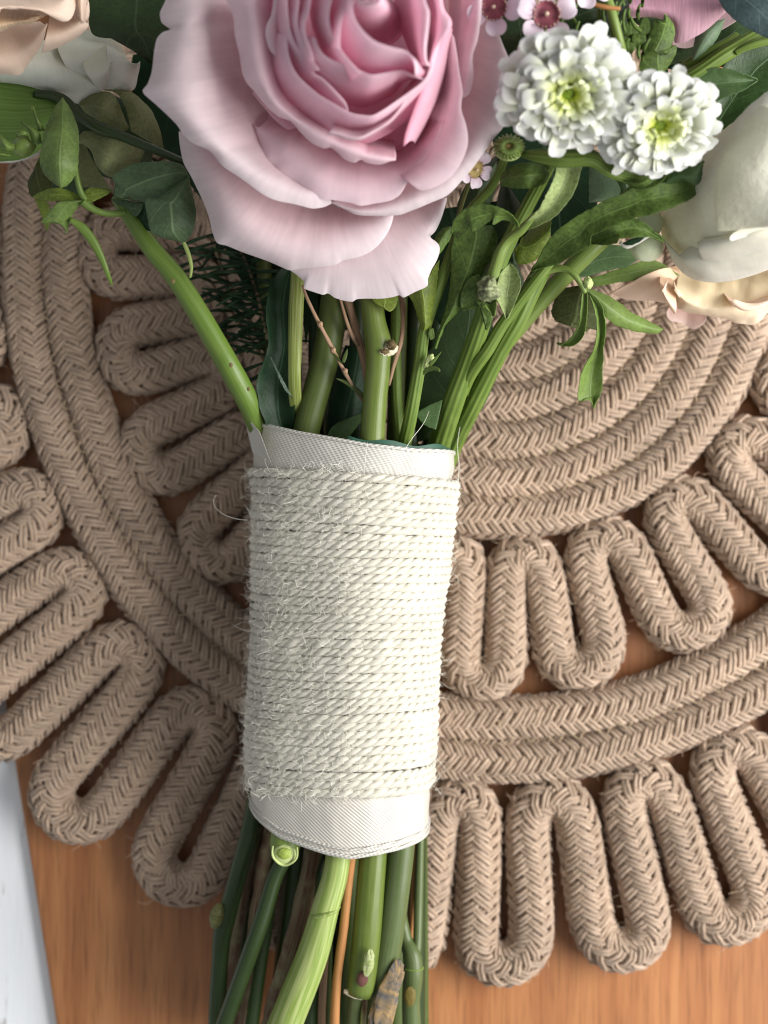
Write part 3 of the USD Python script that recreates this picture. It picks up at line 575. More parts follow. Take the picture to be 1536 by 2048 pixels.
blob('cut_pith', (569, 1707, 43.0), (14, 11), plain('green_pith', (0.25, 0.33, 0.06), rough=0.5), t, flat=0.5, amp=0.2, seed=9)
stem('cut_rim', [(546, 1692, 43.5), (549, 1718, 43), (566, 1730, 42.3), (588, 1722, 43), (594, 1694, 43.5)], [1.8, 2.6, 3.0, 2.6, 1.6], S_bud, t, n=24, sides=7)
t = cut_stem('woody_stem', 'mottled brown and green bark stem left of the bright jointed stem', 'stem', [(640, 1500, 36), (622, 1720, 34), (608, 1790, 34), (588, 1880, 33), (560, 1980, 32), (524, 2110, 31)], [17, 17, 17, 19, 20, 20], S_brown, bump=0.22)
t = cut_stem('jointed_stem', 'thick bright green jointed stem with a ring node', 'stem', [(690, 1500, 34), (678, 1690, 41), (668, 1760, 42), (650, 1820, 42), (628, 1900, 41), (598, 1980, 40), (545, 2110, 38)], [24, 24, 25, 27, 31, 33, 34], S_pale, ribs=22, amp=0.018, sides=44)
collar('node', (649, 1823, 42), 30, S_pale, t, ang=-105)
t = cut_stem('twig', 'thin reddish brown twig right of the bright jointed stem', 'twig', [(712, 1500, 42), (705, 1690, 41), (697, 1760, 40), (688, 1850, 40), (676, 1940, 39), (668, 2110, 37)], [8.5, 9, 9, 9, 9, 10], S_orange, bump=0.1)
t = cut_stem('twig', 'thin purple-brown twig deep behind the jointed stem', 'twig', [(665, 1700, 26), (652, 1900, 26), (645, 2000, 26), (645, 2110, 25)], [7, 8, 8, 8], S_twig)
t = cut_stem('cut_stem', 'hairline green stem behind the reddish twig', 'stem', [(668, 1700, 24), (660, 1900, 26), (656, 2110, 25)], [4, 5, 5], S_olive)
t = cut_stem('cut_stem', 'dark green stem in the deep shadow under the ribbon', 'stem', [(600, 1600, 22), (585, 1800, 20), (560, 2000, 18), (548, 2110, 18)], [16, 17, 18, 18], S_dark)
t = cut_stem('cut_stem', 'shaded olive stem low in the middle of the bundle', 'stem', [(700, 1600, 24), (700, 1800, 22), (705, 2110, 20)], [18, 20, 22], S_olive)

# the rose's own stem: bent above the wrap, budded and cut below it
rose = thing('pink_rose', 'large pale pink garden rose in full bloom at the top of the bouquet', 'rose', at=(740, 350, 55))
S_rose = stem_look('rose_stem', (0.090, 0.130, 0.020), (0.14, 0.18, 0.045), rough=0.3, coat=0.04)
stem('stem', [(738, 470, 52), (742, 580, 50), (748, 640, 50), (757, 690, 50), (756, 740, 50), (750, 800, 49), (745, 900, 48), (750, 1200, 42), (752, 1640, 38), (744, 1740, 39), (735, 1850, 39), (722, 1972, 38), (718, 1990, 38)], [22, 22, 23, 27, 25, 24, 25, 26, 27, 28, 29, 28, 24], S_rose, rose, n=110, sides=20)
blob('node', (773, 700, 51.5), (21, 14), S_cut, rose, tilt=28, amp=0.45, seed=2); blob('node_scar', (783, 690, 53), (9, 10), S_scar, rose, amp=0.6, seed=5); blob('node_scar', (770, 703, 53.2), (8, 5), S_scar, rose, amp=0.6, seed=15)
blob('leaf_bud', (737, 1925, 43.2), (10, 27), stem_look('bud_mottle', (0.24, 0.30, 0.10), (0.42, 0.42, 0.26), blotch=1.0), rose, tilt=-8, amp=0.4, flat=0.45, seed=6); blob('bud_scale', (725, 1957, 42), (11, 17), plain('red_scale', (0.11, 0.045, 0.035), rough=0.6), rose, flat=0.4, tilt=-10, amp=0.2, seed=7)
t = cut_stem('cut_stem', 'short green stem with a torn pale rim below the rose stem', 'stem', [(712, 1990, 36), (708, 2030, 35), (702, 2110, 34)], [15, 14, 14], S_grey)
blob('torn_rim', (712, 1988, 38.5), (24, 9), S_cut, t, tilt=-12, amp=0.3, flat=0.8, seed=4)
t = cut_stem('cut_stem', 'thick grey-green stem with a pale sheen right of the rose stem', 'stem', [(812, 1500, 38), (806, 1660, 38), (796, 1760, 38), (782, 1860, 37), (768, 1950, 36), (756, 2110, 34)], [25, 26, 26, 27, 26, 27], S_grey)
blob('torn_bark', (772, 2002, 39.5), (22, 78), stem_look('torn_bark_look', (0.10, 0.095, 0.09), (0.40, 0.25, 0.09), rough=0.8, blotch=1.0, bump=0.8), t, tilt=-18, flat=0.3, amp=0.5, seed=11)
t = cut_stem('twig', 'orange-brown twig at the right edge of the bundle', 'twig', [(838, 1500, 30), (832, 1700, 29), (826, 1800, 28), (822, 1890, 27)], [7, 7, 6, 5], S_orange)
t = cut_stem('jointed_stem', 'green stem with a forked joint at the right edge of the bundle', 'stem', [(800, 1800, 31), (812, 1880, 31), (824, 1912, 32), (826, 1950, 32), (822, 2000, 31), (830, 2110, 30)], [10, 13, 19, 20, 18, 19], S_grey)
stem('side_branch', [(846, 1500, 30), (840, 1700, 30), (837, 1800, 30), (835, 1880, 31), (830, 1915, 32)], [6, 8, 9, 9, 10], S_grey, t); collar('node', (826, 1935, 32), 20, S_light, t, ang=-88)
blob('brown_patch', (820, 1992, 35.5), (12, 20), plain('brown_patch_look', (0.13, 0.10, 0.02), rough=0.6), t, flat=0.4, amp=0.2)
for k, (x0, x1, z, r, mt, lb) in enumerate([(800, 790, 22, 20, S_olive, 'shaded green stem low behind the grey-green one'), (650, 612, 20, 18, S_dark, 'dark stem low behind the mottled bark stem'), (842, 846, 20, 12, S_olive, 'thin shaded stem lowest at the right edge of the bundle'), (520, 470, 18, 16, S_dark, 'dark stem lowest at the left of the bundle')]):
    cut_stem('cut_stem', lb, 'stem', [(x0, 1560, z + 4), ((x0 + x1) / 2, 1800, z), (x1, 2110, z - 4)], [r, r, r], mt)

# above the handle
t = cut_stem('bright_stem', 'smooth bright green stem leaning out to the left of the ribbon', 'stem', [(236, 395, 50), (258, 430, 51), (300, 492, 51), (355, 560, 50), (405, 640, 49), (452, 722, 48), (492, 795, 44), (520, 860, 38), (600, 1100, 30), (640, 1300, 34)], [15, 16, 19, 21, 22, 23, 23, 22, 20, 20], S_bright, n=90, sides=20)
bright = t
for p, r in (((346, 562, 54.5), 5), ((462, 730, 52.6), 5), ((497, 778, 51), 4)): blob('lenticel', p, (r * .8, r), S_scar, t, flat=0.35)
t = cut_stem('thick_stem', 'thick shaded olive green stem left of the rose stem above the ribbon', 'stem', [(690, 440, 42), (672, 560, 43), (664, 640, 44), (650, 720, 44), (628, 800, 43), (606, 890, 41), (600, 1100, 34)], [24, 26, 28, 28, 27, 27, 26], S_olive, n=70, sides=20)
t = cut_stem('twig', 'thin pale brown twig crossing in front of the thick olive stem', 'twig', [(605, 570, 55), (618, 605, 54.5), (640, 650, 53), (665, 698, 51), (690, 745, 49), (714, 785, 46), (735, 812, 44)], [2.5, 3.2, 3.8, 4, 4, 3.5, 3], S_twig, n=50, sides=8, bump=0.3)
tw1 = t
for a, b in (((666, 700, 52), (664, 703, 52)), ((690, 742, 50), (689, 742, 50)), ((640, 648, 54), (639, 646, 54))): blob('node', a, (6, 6), S_twig, t, amp=0.3)
for L, R, z in (([(684, 724), (688, 708), (695, 697)], [(689, 726), (694, 712), (695, 697)], 52), ([(664, 708), (672, 718), (685, 730)], [(661, 704), (676, 713), (685, 730)], 51), ([(730, 802), (700, 775), (672, 757)], [(732, 797), (704, 766), (672, 757)], 47)):
    blade('needle_leaf', L, R, (z, z + 1), S_olive, t, n=10, m=4)
t = cut_stem('twig', 'brown twig rising between the olive stem and the rose stem', 'twig', [(690, 590, 47), (700, 612, 48), (712, 660, 47), (722, 700, 46), (730, 740, 45), (735, 780, 44), (738, 860, 42)], [9, 8.5, 7.5, 7, 6, 5, 5], S_twig, n=50, sides=10, bump=0.3)
stem('side_twig', [(678, 588, 50), (688, 625, 50), (700, 662, 49), (716, 690, 47)], [2.5, 3, 4, 4], S_twig, t, n=20, sides=8)
t = cut_stem('twig', 'thin red-brown twig right of the rose stem joint', 'twig', [(800, 585, 50), (806, 620, 50), (806, 650, 50), (800, 690, 51), (788, 730, 51), (778, 770, 49)], [5, 5.5, 5, 4.5, 4, 3], S_twig, n=40, sides=8, bump=0.3)
t = cut_stem('flat_stem', 'pale yellow-green striped flat stem left of the olive stem', 'stem', [(598, 500, 48), (596, 560, 48), (592, 620, 48), (590, 690, 48.5), (589, 735, 48.5), (590, 790, 45), (596, 840, 40)], [15, 15, 15, 14, 13, 13, 12], stem_look('striped_olive', (0.12, 0.155, 0.022), (0.30, 0.33, 0.13), rough=0.4, lines=11, blotch=0.1), n=60, sides=18, flat=0.55)
t = cut_stem('flat_stem', 'thin shaded green stem right of the rose stem', 'stem', [(796, 560, 42), (792, 640, 42), (792, 720, 42), (794, 800, 41), (800, 890, 40), (810, 1100, 36)], [10, 10, 10, 10, 11, 11], S_rib, n=50, ribs=8, amp=0.06, sides=32)

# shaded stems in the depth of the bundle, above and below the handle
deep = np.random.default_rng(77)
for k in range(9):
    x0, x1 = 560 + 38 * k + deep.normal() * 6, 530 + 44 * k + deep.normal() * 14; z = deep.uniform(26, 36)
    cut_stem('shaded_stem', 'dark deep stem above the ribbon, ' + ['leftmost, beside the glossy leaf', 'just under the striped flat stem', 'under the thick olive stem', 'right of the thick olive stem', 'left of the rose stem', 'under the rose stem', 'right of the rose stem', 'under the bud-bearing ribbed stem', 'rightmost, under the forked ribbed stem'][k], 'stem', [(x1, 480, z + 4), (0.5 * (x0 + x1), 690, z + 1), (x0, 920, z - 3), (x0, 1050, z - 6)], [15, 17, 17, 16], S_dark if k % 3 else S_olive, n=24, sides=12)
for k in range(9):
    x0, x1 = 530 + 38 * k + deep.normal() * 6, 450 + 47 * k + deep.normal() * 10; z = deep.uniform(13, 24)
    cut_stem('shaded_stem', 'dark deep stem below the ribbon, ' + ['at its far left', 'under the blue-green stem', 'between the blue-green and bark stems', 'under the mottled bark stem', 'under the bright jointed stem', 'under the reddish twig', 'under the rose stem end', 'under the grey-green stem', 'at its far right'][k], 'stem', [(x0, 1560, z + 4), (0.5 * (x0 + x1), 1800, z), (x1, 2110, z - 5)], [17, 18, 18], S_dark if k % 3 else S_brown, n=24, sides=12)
# ---------------------------------------------------------------- the pink rose, petal by petal (rims traced; base low in the flower)
P_out = petal_look('rose_outer', (0.82, 0.57, 0.61), (0.80, 0.725, 0.75), rough=0.5, trans=0.45, vein=0.06)
P_mid = petal_look('rose_middle', (0.89, 0.57, 0.65), (0.90, 0.76, 0.81), rough=0.5, trans=0.48, vein=0.03)
P_in = petal_look('rose_inner', (0.86, 0.47, 0.59), (0.92, 0.73, 0.81), rough=0.5, trans=0.5, vein=0.03)

def petal(curves, mat_, n=56, m=18, t=0.30, wr=0.3, at=None, parent=None, scale=0.12, name='petal', rim=True, **data):
    G = loft(curves, n, m, at); sd = int(rng.integers(999))
    if rim:      # the small scallops of the rim die out within a few millimetres
        e = G[:, -1].copy(); k = max(3, n // 9); ker = np.hanning(2 * k + 3)[1:-1]; ker /= ker.sum(); pad = np.pad(e, ((k, k), (0, 0)), mode='reflect', reflect_type='odd')
        sm = np.stack([np.convolve(pad[:, j], ker, 'valid') for j in range(3)], 1); v = np.linspace(0, 1, m); f = v if at is None else v
        G = G + (e - sm)[:, None] * (f ** 7 - f ** 2)[None, :, None]
    G = wrinkle(G, wr, scale, sd)
    V, F, uv = shell(G, t * 1e-3, uvgrid(n, m))
    return emit(name, V, F, mat_, parent if parent is not None else rose, uv=uv, **data)

def off(c, dx, dy, z):
    c = np.asarray(c, float)[:, :2] + np.array([dx, dy]); return Z(c, *np.atleast_1d(z))
def toward(c, p, f, z):
    c = np.asarray(c, float)[:, :2]; c = c + (np.asarray(p, float) - c) * f; return Z(c, *np.atleast_1d(z))
HEART = (760, 110)

# outer petals
O3 = [(572, 536), (590, 548), (606, 562), (609, 578), (629, 585), (646, 590), (656, 587), (670, 596), (686, 601), (705, 604), (714, 599), (730, 598), (760, 598), (786, 594), (798, 590), (808, 595), (828, 585), (854, 573), (857, 556), (864, 540), (873, 524), (880, 499), (875, 485), (861, 475), (853, 481), (858, 476), (868, 467), (878, 449), (888, 421), (895, 395)]
petal([Z([(640, 380), (700, 400), (760, 400), (820, 380), (862, 350)], 60, 58, 60), Z([(610, 480), (690, 480), (770, 470), (840, 440), (880, 388)], 65, 66, 66), Z(O3, 63, 61, 62, 64, 67)], P_out, n=130, m=20, wr=0.5, scale=0.09)
O2 = [(357, 262), (361, 303), (369, 331), (384, 357), (400, 389), (415, 425), (424, 461), (431, 482), (440, 489), (451, 491), (486, 505), (535, 523), (565, 536), (579, 541), (603, 538), (647, 533), (671, 529), (686, 520), (715, 514), (740, 503), (765, 480), (780, 455), (786, 430)]
petal([Z([(470, 240), (540, 330), (620, 385), (690, 400), (750, 395)], 58, 57, 62), Z([(425, 272), (450, 340), (500, 420), (575, 465), (665, 465), (730, 442), (770, 415)], 68, 70, 70, 69, 68), Z(O2, 66, 66, 67, 66, 68, 69)], P_out, n=120, m=20, wr=0.4, scale=0.08)
O4 = [(965, -30), (986, 40), (1002, 81), (1020, 122), (1026, 180), (1016, 225), (1006, 255), (989, 276), (968, 305), (947, 336), (924, 362), (898, 389), (874, 402), (838, 416), (807, 428), (781, 431), (728, 431), (705, 427), (687, 418), (660, 405)]
petal([Z([(880, -30), (885, 80), (880, 180), (850, 270), (790, 330), (720, 365), (690, 372)], 62, 60, 62), Z([(925, -30), (945, 60), (955, 150), (935, 240), (880, 330), (800, 385), (725, 408), (675, 396)], 74, 75, 74, 72), Z(O4, 80, 79, 77, 75, 73, 73)], P_out, n=110, m=18, wr=0.5, scale=0.09)
O1 = [(352, -45), (333, -3), (321, 22), (322, 42), (341, 61), (327, 64), (314, 79), (309, 104), (304, 143), (296, 167), (285, 184), (301, 201), (327, 224), (352, 248), (368, 271), (384, 285), (421, 303), (449, 335), (486, 360), (522, 386), (556, 402), (590, 409), (620, 417), (647, 415), (664, 407)]
petal([Z([(570, -45), (575, 60), (600, 150), (640, 230), (700, 300), (735, 345)], 56, 54, 58), Z([(475, -45), (482, 60), (500, 160), (530, 240), (580, 310), (650, 365), (700, 375)], 70, 68, 66, 67), Z([(415, -45), (408, 40), (405, 120), (415, 195), (455, 265), (520, 325), (590, 365), (670, 388)], 81, 82, 81, 76, 74), Z(O1, 80, 79, 80, 80, 77, 74)], P_out, n=120, m=24, wr=0.45, scale=0.08)
# right-hand petals standing behind one another
O6 = [(962, -30), (963, 20), (960, 52), (956, 78), (946, 109), (946, 156), (939, 187), (925, 197)]
petal([Z([(900, -30), (895, 80), (890, 170), (880, 240)], 66, 64), Z([(935, -30), (930, 60), (918, 140), (905, 210)], 82, 80), Z(O6, 86, 85, 83)], P_mid, n=44, m=14)
O5 = [(905, 70), (914, 112), (917, 138), (924, 177), (922, 221), (932, 250), (936, 281), (925, 320), (900, 355), (868, 375), (840, 382)]
petal([Z([(872, 80), (868, 150), (850, 230), (810, 290), (770, 320)], 66, 63, 66), Z([(893, 80), (893, 150), (880, 230), (850, 300), (800, 350)], 82, 80, 78), Z(O5, 88, 87, 84, 79)], P_mid, n=60, m=16, wr=0.5)
M1 = [(507, 248), (513, 268), (520, 285), (533, 320), (548, 329), (561, 347), (590, 363), (619, 387), (647, 399), (668, 401), (700, 406), (723, 412), (752, 407), (775, 403), (797, 392), (818, 362), (838, 346), (855, 325), (868, 300), (880, 270), (893, 240)]
petal([Z([(560, 190), (610, 245), (690, 290), (770, 300), (830, 265), (860, 220)], 60, 58, 60, 64), Z([(528, 245), (580, 268), (650, 315), (720, 338), (790, 328), (840, 290), (872, 240)], 71, 74, 74, 75, 78), Z(M1, 72, 74, 76, 77, 80, 82)], P_mid, n=110, m=20, wr=0.5, scale=0.1)
# the big cupped petal of the middle ring (its rim is the long pale band)
M2 = [(448, -35), (453, 0), (467, 34), (471, 73), (478, 104), (483, 135), (496, 167), (512, 185), (530, 208), (553, 229), (585, 245), (600, 263), (618, 281), (645, 296), (665, 297), (673, 304), (687, 317), (708, 325), (724, 319), (728, 323), (739, 326), (760, 328), (776, 322), (786, 316)]
crest = [(520, -35), (526, 0), (534, 91), (550, 175), (577, 213), (618, 241), (673, 271), (713, 289), (750, 303), (792, 312)]
petal([Z([(568, -30), (572, 60), (590, 140), (630, 200), (690, 240), (740, 262), (780, 270)], 63, 60, 62, 62), toward(crest, HEART, 0.10, (79, 78, 76, 74)), Z(crest, 89, 88, 86, 83, 82), Z(M2, 86, 85, 84, 81, 80)], P_mid, n=110, m=24, wr=0.35, at=[0, 0.45, 0.68, 1])
M2b = [(505, 185), (520, 205), (535, 222), (553, 240), (568, 252), (577, 258)]
petal([off(M2b, 45, -10, (66, 66)), Z(M2b, 79, 79)], P_mid, n=24, m=8)
D1 = [(552, -30), (548, 0), (543, 29), (533, 52), (531, 66), (533, 78), (543, 104), (556, 113), (561, 118), (560, 138), (565, 156), (564, 177)]
petal([Z([(592, -30), (590, 40), (590, 110), (600, 180)], 66, 64), Z([(575, -30), (570, 40), (572, 110), (578, 175)], 88, 82), Z(D1, 92, 91, 89, 85)], P_mid, n=44, m=12)
E2 = [(898, 52), (885, 83), (877, 105), (869, 122), (860, 148), (848, 169), (835, 200), (822, 234), (812, 262), (807, 284), (807, 294)]
petal(rim=False, mat_=P_in, n=44, m=12, curves=[Z(E2, 97, 95, 92, 88), Z([(904, 60), (894, 100), (885, 140), (872, 180), (860, 215), (840, 255), (826, 282)], 91, 88, 84), Z([(905, 80), (900, 130), (885, 190), (860, 240), (830, 300)], 74, 68, 66)])
# closed heart: rim first, then down the outside of each petal
def wrap_petal(rim, z_rim, spread, z_low, mat_=P_in, n=70, m=16, wr=0.25, lip=5.0, **kw):
    """an inner petal standing up: from its traced rim the outside runs down and away from the heart; a short lip turns in over the rim"""
    r = np.asarray(rim, float)[:, :2]; c = np.asarray(kw.pop('heart', HEART), float); d = r - c; d /= np.maximum(np.linalg.norm(d, axis=1, keepdims=True), 1e-6)
    zr = np.broadcast_to(z_rim, 2) if np.ndim(z_rim) else (z_rim, z_rim)
    sp_ = np.interp(np.linspace(0, 1, len(r)), np.linspace(0, 1, np.size(spread)), np.atleast_1d(spread))[:, None]
    low = Z(r + d * sp_, *[z_low] * 2); mid = Z(r + d * sp_ * 0.45, *(0.5 * (np.asarray(zr) + z_low) + 2.5)); up = Z(r - d * 1.5, *(np.asarray(zr) - 1.4)); top = Z(r + d * lip * 0.0, *zr)
    inn = Z(r - d * 5, *(np.asarray(zr) - 7))
    return petal([low, mid, top], mat_, n=n, m=m, wr=0.12, t=0.24, rim=False, at=[0, 0.5, 1.0], **kw)
E1 = [(655, 268), (674, 272), (692, 278), (729, 276), (752, 263), (775, 250), (800, 224), (822, 192), (848, 161), (868, 122), (885, 80), (893, 60)]
petal([toward(E1, HEART, 0.25, (72, 72)), toward(E1, HEART, 0.13, (86, 90, 92)), toward(E1, HEART, 0.06, (92, 94, 96)), Z(E1, 89, 91, 95)], P_mid, n=70, m=16, at=[0, 0.4, 0.62, 1])
C1 = [(574, 70), (575, 95), (581, 125), (599, 156), (618, 174), (642, 193), (671, 210), (697, 224), (726, 231), (752, 229), (786, 208), (810, 191), (838, 171), (857, 148), (871, 110), (882, 80), (899, 55), (899, 42), (886, 20), (885, -30)]
wrap_petal(C1, (94, 99), (50, 62, 62, 40, 8, 4), 80, n=90)
C2 = [(574, -30), (574, 0), (579, 52), (592, 89), (611, 120), (629, 146), (648, 158), (668, 178), (689, 201), (697, 222)]
wrap_petal(C2, (98, 93), 42, 84)
C2b = [(600, -30), (598, 0), (595, 39), (605, 78), (620, 112), (640, 140)]
wrap_petal(C2b, 98, 36, 88, n=36); C2c = [(624, -30), (620, 8), (617, 25), (610, 45), (612, 72), (622, 100), (628, 122)]
wrap_petal(C2c, 99.5, 34, 88, n=36)
C3 = [(631, 76), (637, 95), (650, 112), (672, 124), (697, 133), (721, 142), (744, 150), (770, 147), (801, 143), (822, 151), (845, 158)]
wrap_petal(C3, (100, 102), (60, 95, 95, 70, 25, 6), 86)
C8 = [(846, -30), (850, 0), (859, 26), (857, 57), (853, 91), (853, 117), (862, 132)]
petal([Z([(786, -30), (790, 20), (802, 60), (815, 95), (832, 130)], 84, 82, 80), Z([(820, -30), (828, 30), (832, 80), (842, 130)], 99, 97), Z(C8, 104, 102, 100)], P_in, n=40, m=12)
C9 = [(868, -30), (880, 0), (885, 25), (896, 45), (899, 52), (886, 75), (870, 100), (862, 128)]
petal([Z([(846, -30), (858, 30), (856, 80), (853, 126)], 80, 80), Z([(858, -30), (872, 30), (868, 80), (858, 128)], 97, 95), Z(C9, 101, 101, 99)], P_in, n=40, m=10)
C4 = [(672, -30), (663, 0), (658, 26), (662, 60), (674, 86), (687, 107), (705, 128), (722, 145)]
wrap_petal(C4, 103, 46, 91, n=50)
C5 = [(712, -20), (702, 3), (687, 31), (680, 65), (680, 98)]
wrap_petal(C5, 105, 30, 95, n=36)
C6 = [(706, -12), (704, 12), (707, 31), (718, 52), (737, 73), (757, 86), (786, 95), (807, 100), (822, 112), (829, 130), (830, 148)]
wrap_petal(C6, (107, 105), (40, 75, 80, 60, 10), 93, heart=(772, 55))
# the tight bud in the middle
ang = np.linspace(0, 2 * np.pi, 60); zz = np.linspace(0, 1, 14); G = []
for f in zz:
    rx = 22 + 34 * f ** 0.8; ry = 13 + 40 * f; cx = 738 + 16 * f; cy = -2 + 46 * f
    G.append(np.column_stack([cx + rx * np.cos(ang) * (1 + .03 * np.sin(3 * ang)), cy + ry * np.sin(ang), np.full(60, 108.5 - 30 * f)]))
V, F, uv = shell(W(np.array(G[::-1])), 0.0004, uvgrid(14, 60)); uv = np.column_stack([1 - uv[:, 1], uv[:, 0]])
uvb = np.stack(np.meshgrid(np.linspace(0.2, 0.95, 14), np.linspace(0, 1, 60), indexing='ij'), -1).reshape(-1, 2)
emit('bud_petal', V, F, P_in, rose, uv=np.vstack([uvb, uvb]))
sp = np.linspace(0, 4.4 * np.pi, 120); rr = 20 - 15 * sp / sp[-1]
S = np.column_stack([740 + rr * np.cos(sp), -1 + rr * 0.62 * np.sin(sp)])
petal([Z(S, 94, 96), Z(S * [1, 1], 108.5, 109)], P_in, n=120, m=8, wr=0.1, name='bud_petal')
# the flower's solid cup under the petals, and its sepals
th = np.linspace(0, 2 * np.pi, 48); prof_r = [(8, 50), (70, 52), (140, 57), (190, 64), (150, 68), (70, 72), (4, 74)]
G = np.stack([np.column_stack([735 + r * 1.05 * np.cos(th), 150 + r * np.sin(th), np.full(48, z)]) for r, z in prof_r], 0)
emit('flower_cup', W(G).reshape(-1, 3), grid_faces(len(prof_r), 48), P_in, rose, uv=uvgrid(len(prof_r), 48) * 0.4)
# ---------------------------------------------------------------- chrysanthemum heads and their sprays
P_daisy = petal_look('daisy_petal', (0.66, 0.70, 0.38), (0.79, 0.80, 0.80), rough=0.5, trans=0.35, vein=0.05)
P_daisy_in = petal_look('daisy_inner_petal', (0.55, 0.62, 0.06), (0.78, 0.82, 0.60), rough=0.5, trans=0.2, vein=0.05)
D_eye = plain('daisy_eye', (0.13, 0.19, 0.015), rough=0.7, noise=0.5, scale=900)
D_eye2 = plain('daisy_floret', (0.44, 0.50, 0.06), rough=0.6, noise=0.3, scale=900)
L_chrys = leaf_look('chrysanthemum_leaf', (0.090, 0.150, 0.028), rough=0.6, veins=4, vein_w=0.7, fuzz=0.35, mott=0.3)
L_chrys_pale = leaf_look('chrysanthemum_leaf_underside', (0.32, 0.40, 0.16), vein=(0.40, 0.48, 0.22), rough=0.6, veins=5, vein_w=0.8, fuzz=0.3)
L_yellow = leaf_look('young_leaf', (0.16, 0.22, 0.03), rough=0.5, veins=4, vein_w=0.7)
L_dark = leaf_look('dark_glossy_leaf', (0.012, 0.034, 0.014), vein=(0.04, 0.08, 0.04), rough=0.42, trans=0.06, veins=5, vein_w=0.5, fuzz=0.08, spec=0.15)
L_blue = leaf_look('blue_green_leaf', (0.14, 0.22, 0.12), vein=(0.20, 0.29, 0.17), rough=0.5, trans=0.12, veins=6, vein_w=0.5, fuzz=0.1)
L_mid = leaf_look('mid_green_leaf', (0.060, 0.110, 0.038), vein=(0.10, 0.17, 0.07), rough=0.4, trans=0.12, veins=5, vein_w=0.5, fuzz=0.12)
L_lush = leaf_look('pale_green_leaf', (0.15, 0.23, 0.05), vein=(0.30, 0.38, 0.17), rough=0.5, trans=0.25, veins=4, vein_w=0.5, fuzz=0.15)

def florets(parent, c, axis, R, rings, mats, flat=1.0, name='petal', squash=1.0):
    """rings of spoon-shaped petals on a dome: c centre (world), axis unit vector, R metres; ring = (count, r0, r1, rise0, rise1, width)"""
    axis = axis / np.linalg.norm(axis); ex = np.cross([0, 1.0, 0], axis); ex /= np.linalg.norm(ex); ey = np.cross(axis, ex)
    for ri, (cnt, r0, r1, h0, h1, w, mk) in enumerate(rings):
        cnt = int(cnt * 1.25); w = w * 0.88
        ph = rng.random() * 6
        for k in range(cnt):
            a = ph + 2 * np.pi * (k + rng.normal() * 0.13) / cnt; ln = rng.normal() * 0.08
            s = np.array([0, .2, .42, .64, .82, .94, 1.0]); rad = (r0 + (r1 + ln - r0) * s) * R; hh = (h0 + (h1 - h0) * s + (0.10 + rng.normal() * 0.05) * np.sin(np.pi * s) + rng.normal() * 0.05 * s) * R
            er = math.cos(a) * ex + math.sin(a) * squash * ey; et = -math.sin(a) * ex + math.cos(a) * ey
            mid = c + rad[:, None] * er + hh[:, None] * axis
            half = w * R * np.array([0.35, 0.60, 0.85, 1.0, 0.98, 0.80, 0.42]) * (1 + rng.normal() * 0.1)
            u = np.array([-1, -0.5, 0, 0.5, 1.0]); cup = 0.28 * half[:, None] * (u[None] ** 2) * (1 if rng.random() < .75 else -0.6)
            tl = rng.normal() * 0.4
            G = mid[:, None] + half[:, None, None] * u[None, :, None] * (et + tl * axis)[None, None] + cup[..., None] * axis
            V, F, uv = shell(G, 0.00016, np.stack(np.meshgrid(s, np.linspace(0, 1, 5), indexing='ij'), -1).reshape(-1, 2))
            emit(name, V, F, mats[mk], parent, uv=uv)

def chrys_head(parent, px, py, z, R, axis, seed):
    h = tag(UsdGeom.Xform.Define(stage, path_for('flower_head', parent)).GetPrim())
    c = W((px, py, z)); axis = np.asarray(axis, float); axis /= np.linalg.norm(axis)
    rings = [(9, 0.10, 0.26, 0.20, 0.30, 0.075, 1), (13, 0.16, 0.40, 0.20, 0.36, 0.09, 1), (18, 0.24, 0.56, 0.17, 0.38, 0.115, 0), (20, 0.32, 0.70, 0.12, 0.34, 0.13, 0), (23, 0.38, 0.84, 0.06, 0.26, 0.145, 0), (24, 0.44, 0.95, -0.02, 0.14, 0.15, 0), (22, 0.46, 1.03, -0.10, -0.02, 0.15, 0), (18, 0.44, 1.0, -0.18, -0.20, 0.15, 0)]
    florets(h, c, axis, R, rings, (P_daisy, P_daisy_in), squash=0.84)
    n = 16; th = np.linspace(0.01, np.pi - 0.01, n); ph = np.linspace(0, 2 * np.pi, 2 * n, endpoint=False)
    ex = np.cross([0, 1.0, 0], axis); ex /= np.linalg.norm(ex); ey = np.cross(axis, ex)
    def dome(name, r, hgt, lift, mt):
        D = np.sin(th)[:, None, None] * (np.cos(ph)[None, :, None] * ex + np.sin(ph)[None, :, None] * ey) * r * R + (np.cos(th)[:, None, None] * hgt * R + lift * R) * axis
        D = D * (1 + 0.25 * (meshkit.fbm(D * 1500, 3, 3) - .5))[..., None]
        emit(name, (c + D).reshape(-1, 3), grid_faces(n, 2 * n, wrap=True), mt, h, uv=np.zeros((n * 2 * n, 2)))
    dome('eye', 0.22, 0.14, 0.07, D_eye); dome('calyx', 0.52, 0.28, -0.12, L_chrys)
    for k in range(26):
        a = rng.random() * 6.28; r = (0.13 + 0.10 * rng.random()) * R; b = c + r * (math.cos(a) * ex + math.sin(a) * ey) + 0.15 * R * axis
        V, F, cc, uv = tube_geo(np.array([b, b + 0.05 * R * axis, b + 0.11 * R * axis]), np.array([0.018, 0.026, 0.02]) * R, 6)
        emit('disc_floret', V, [F, cc], D_eye2, h, uv=uv)
    return h

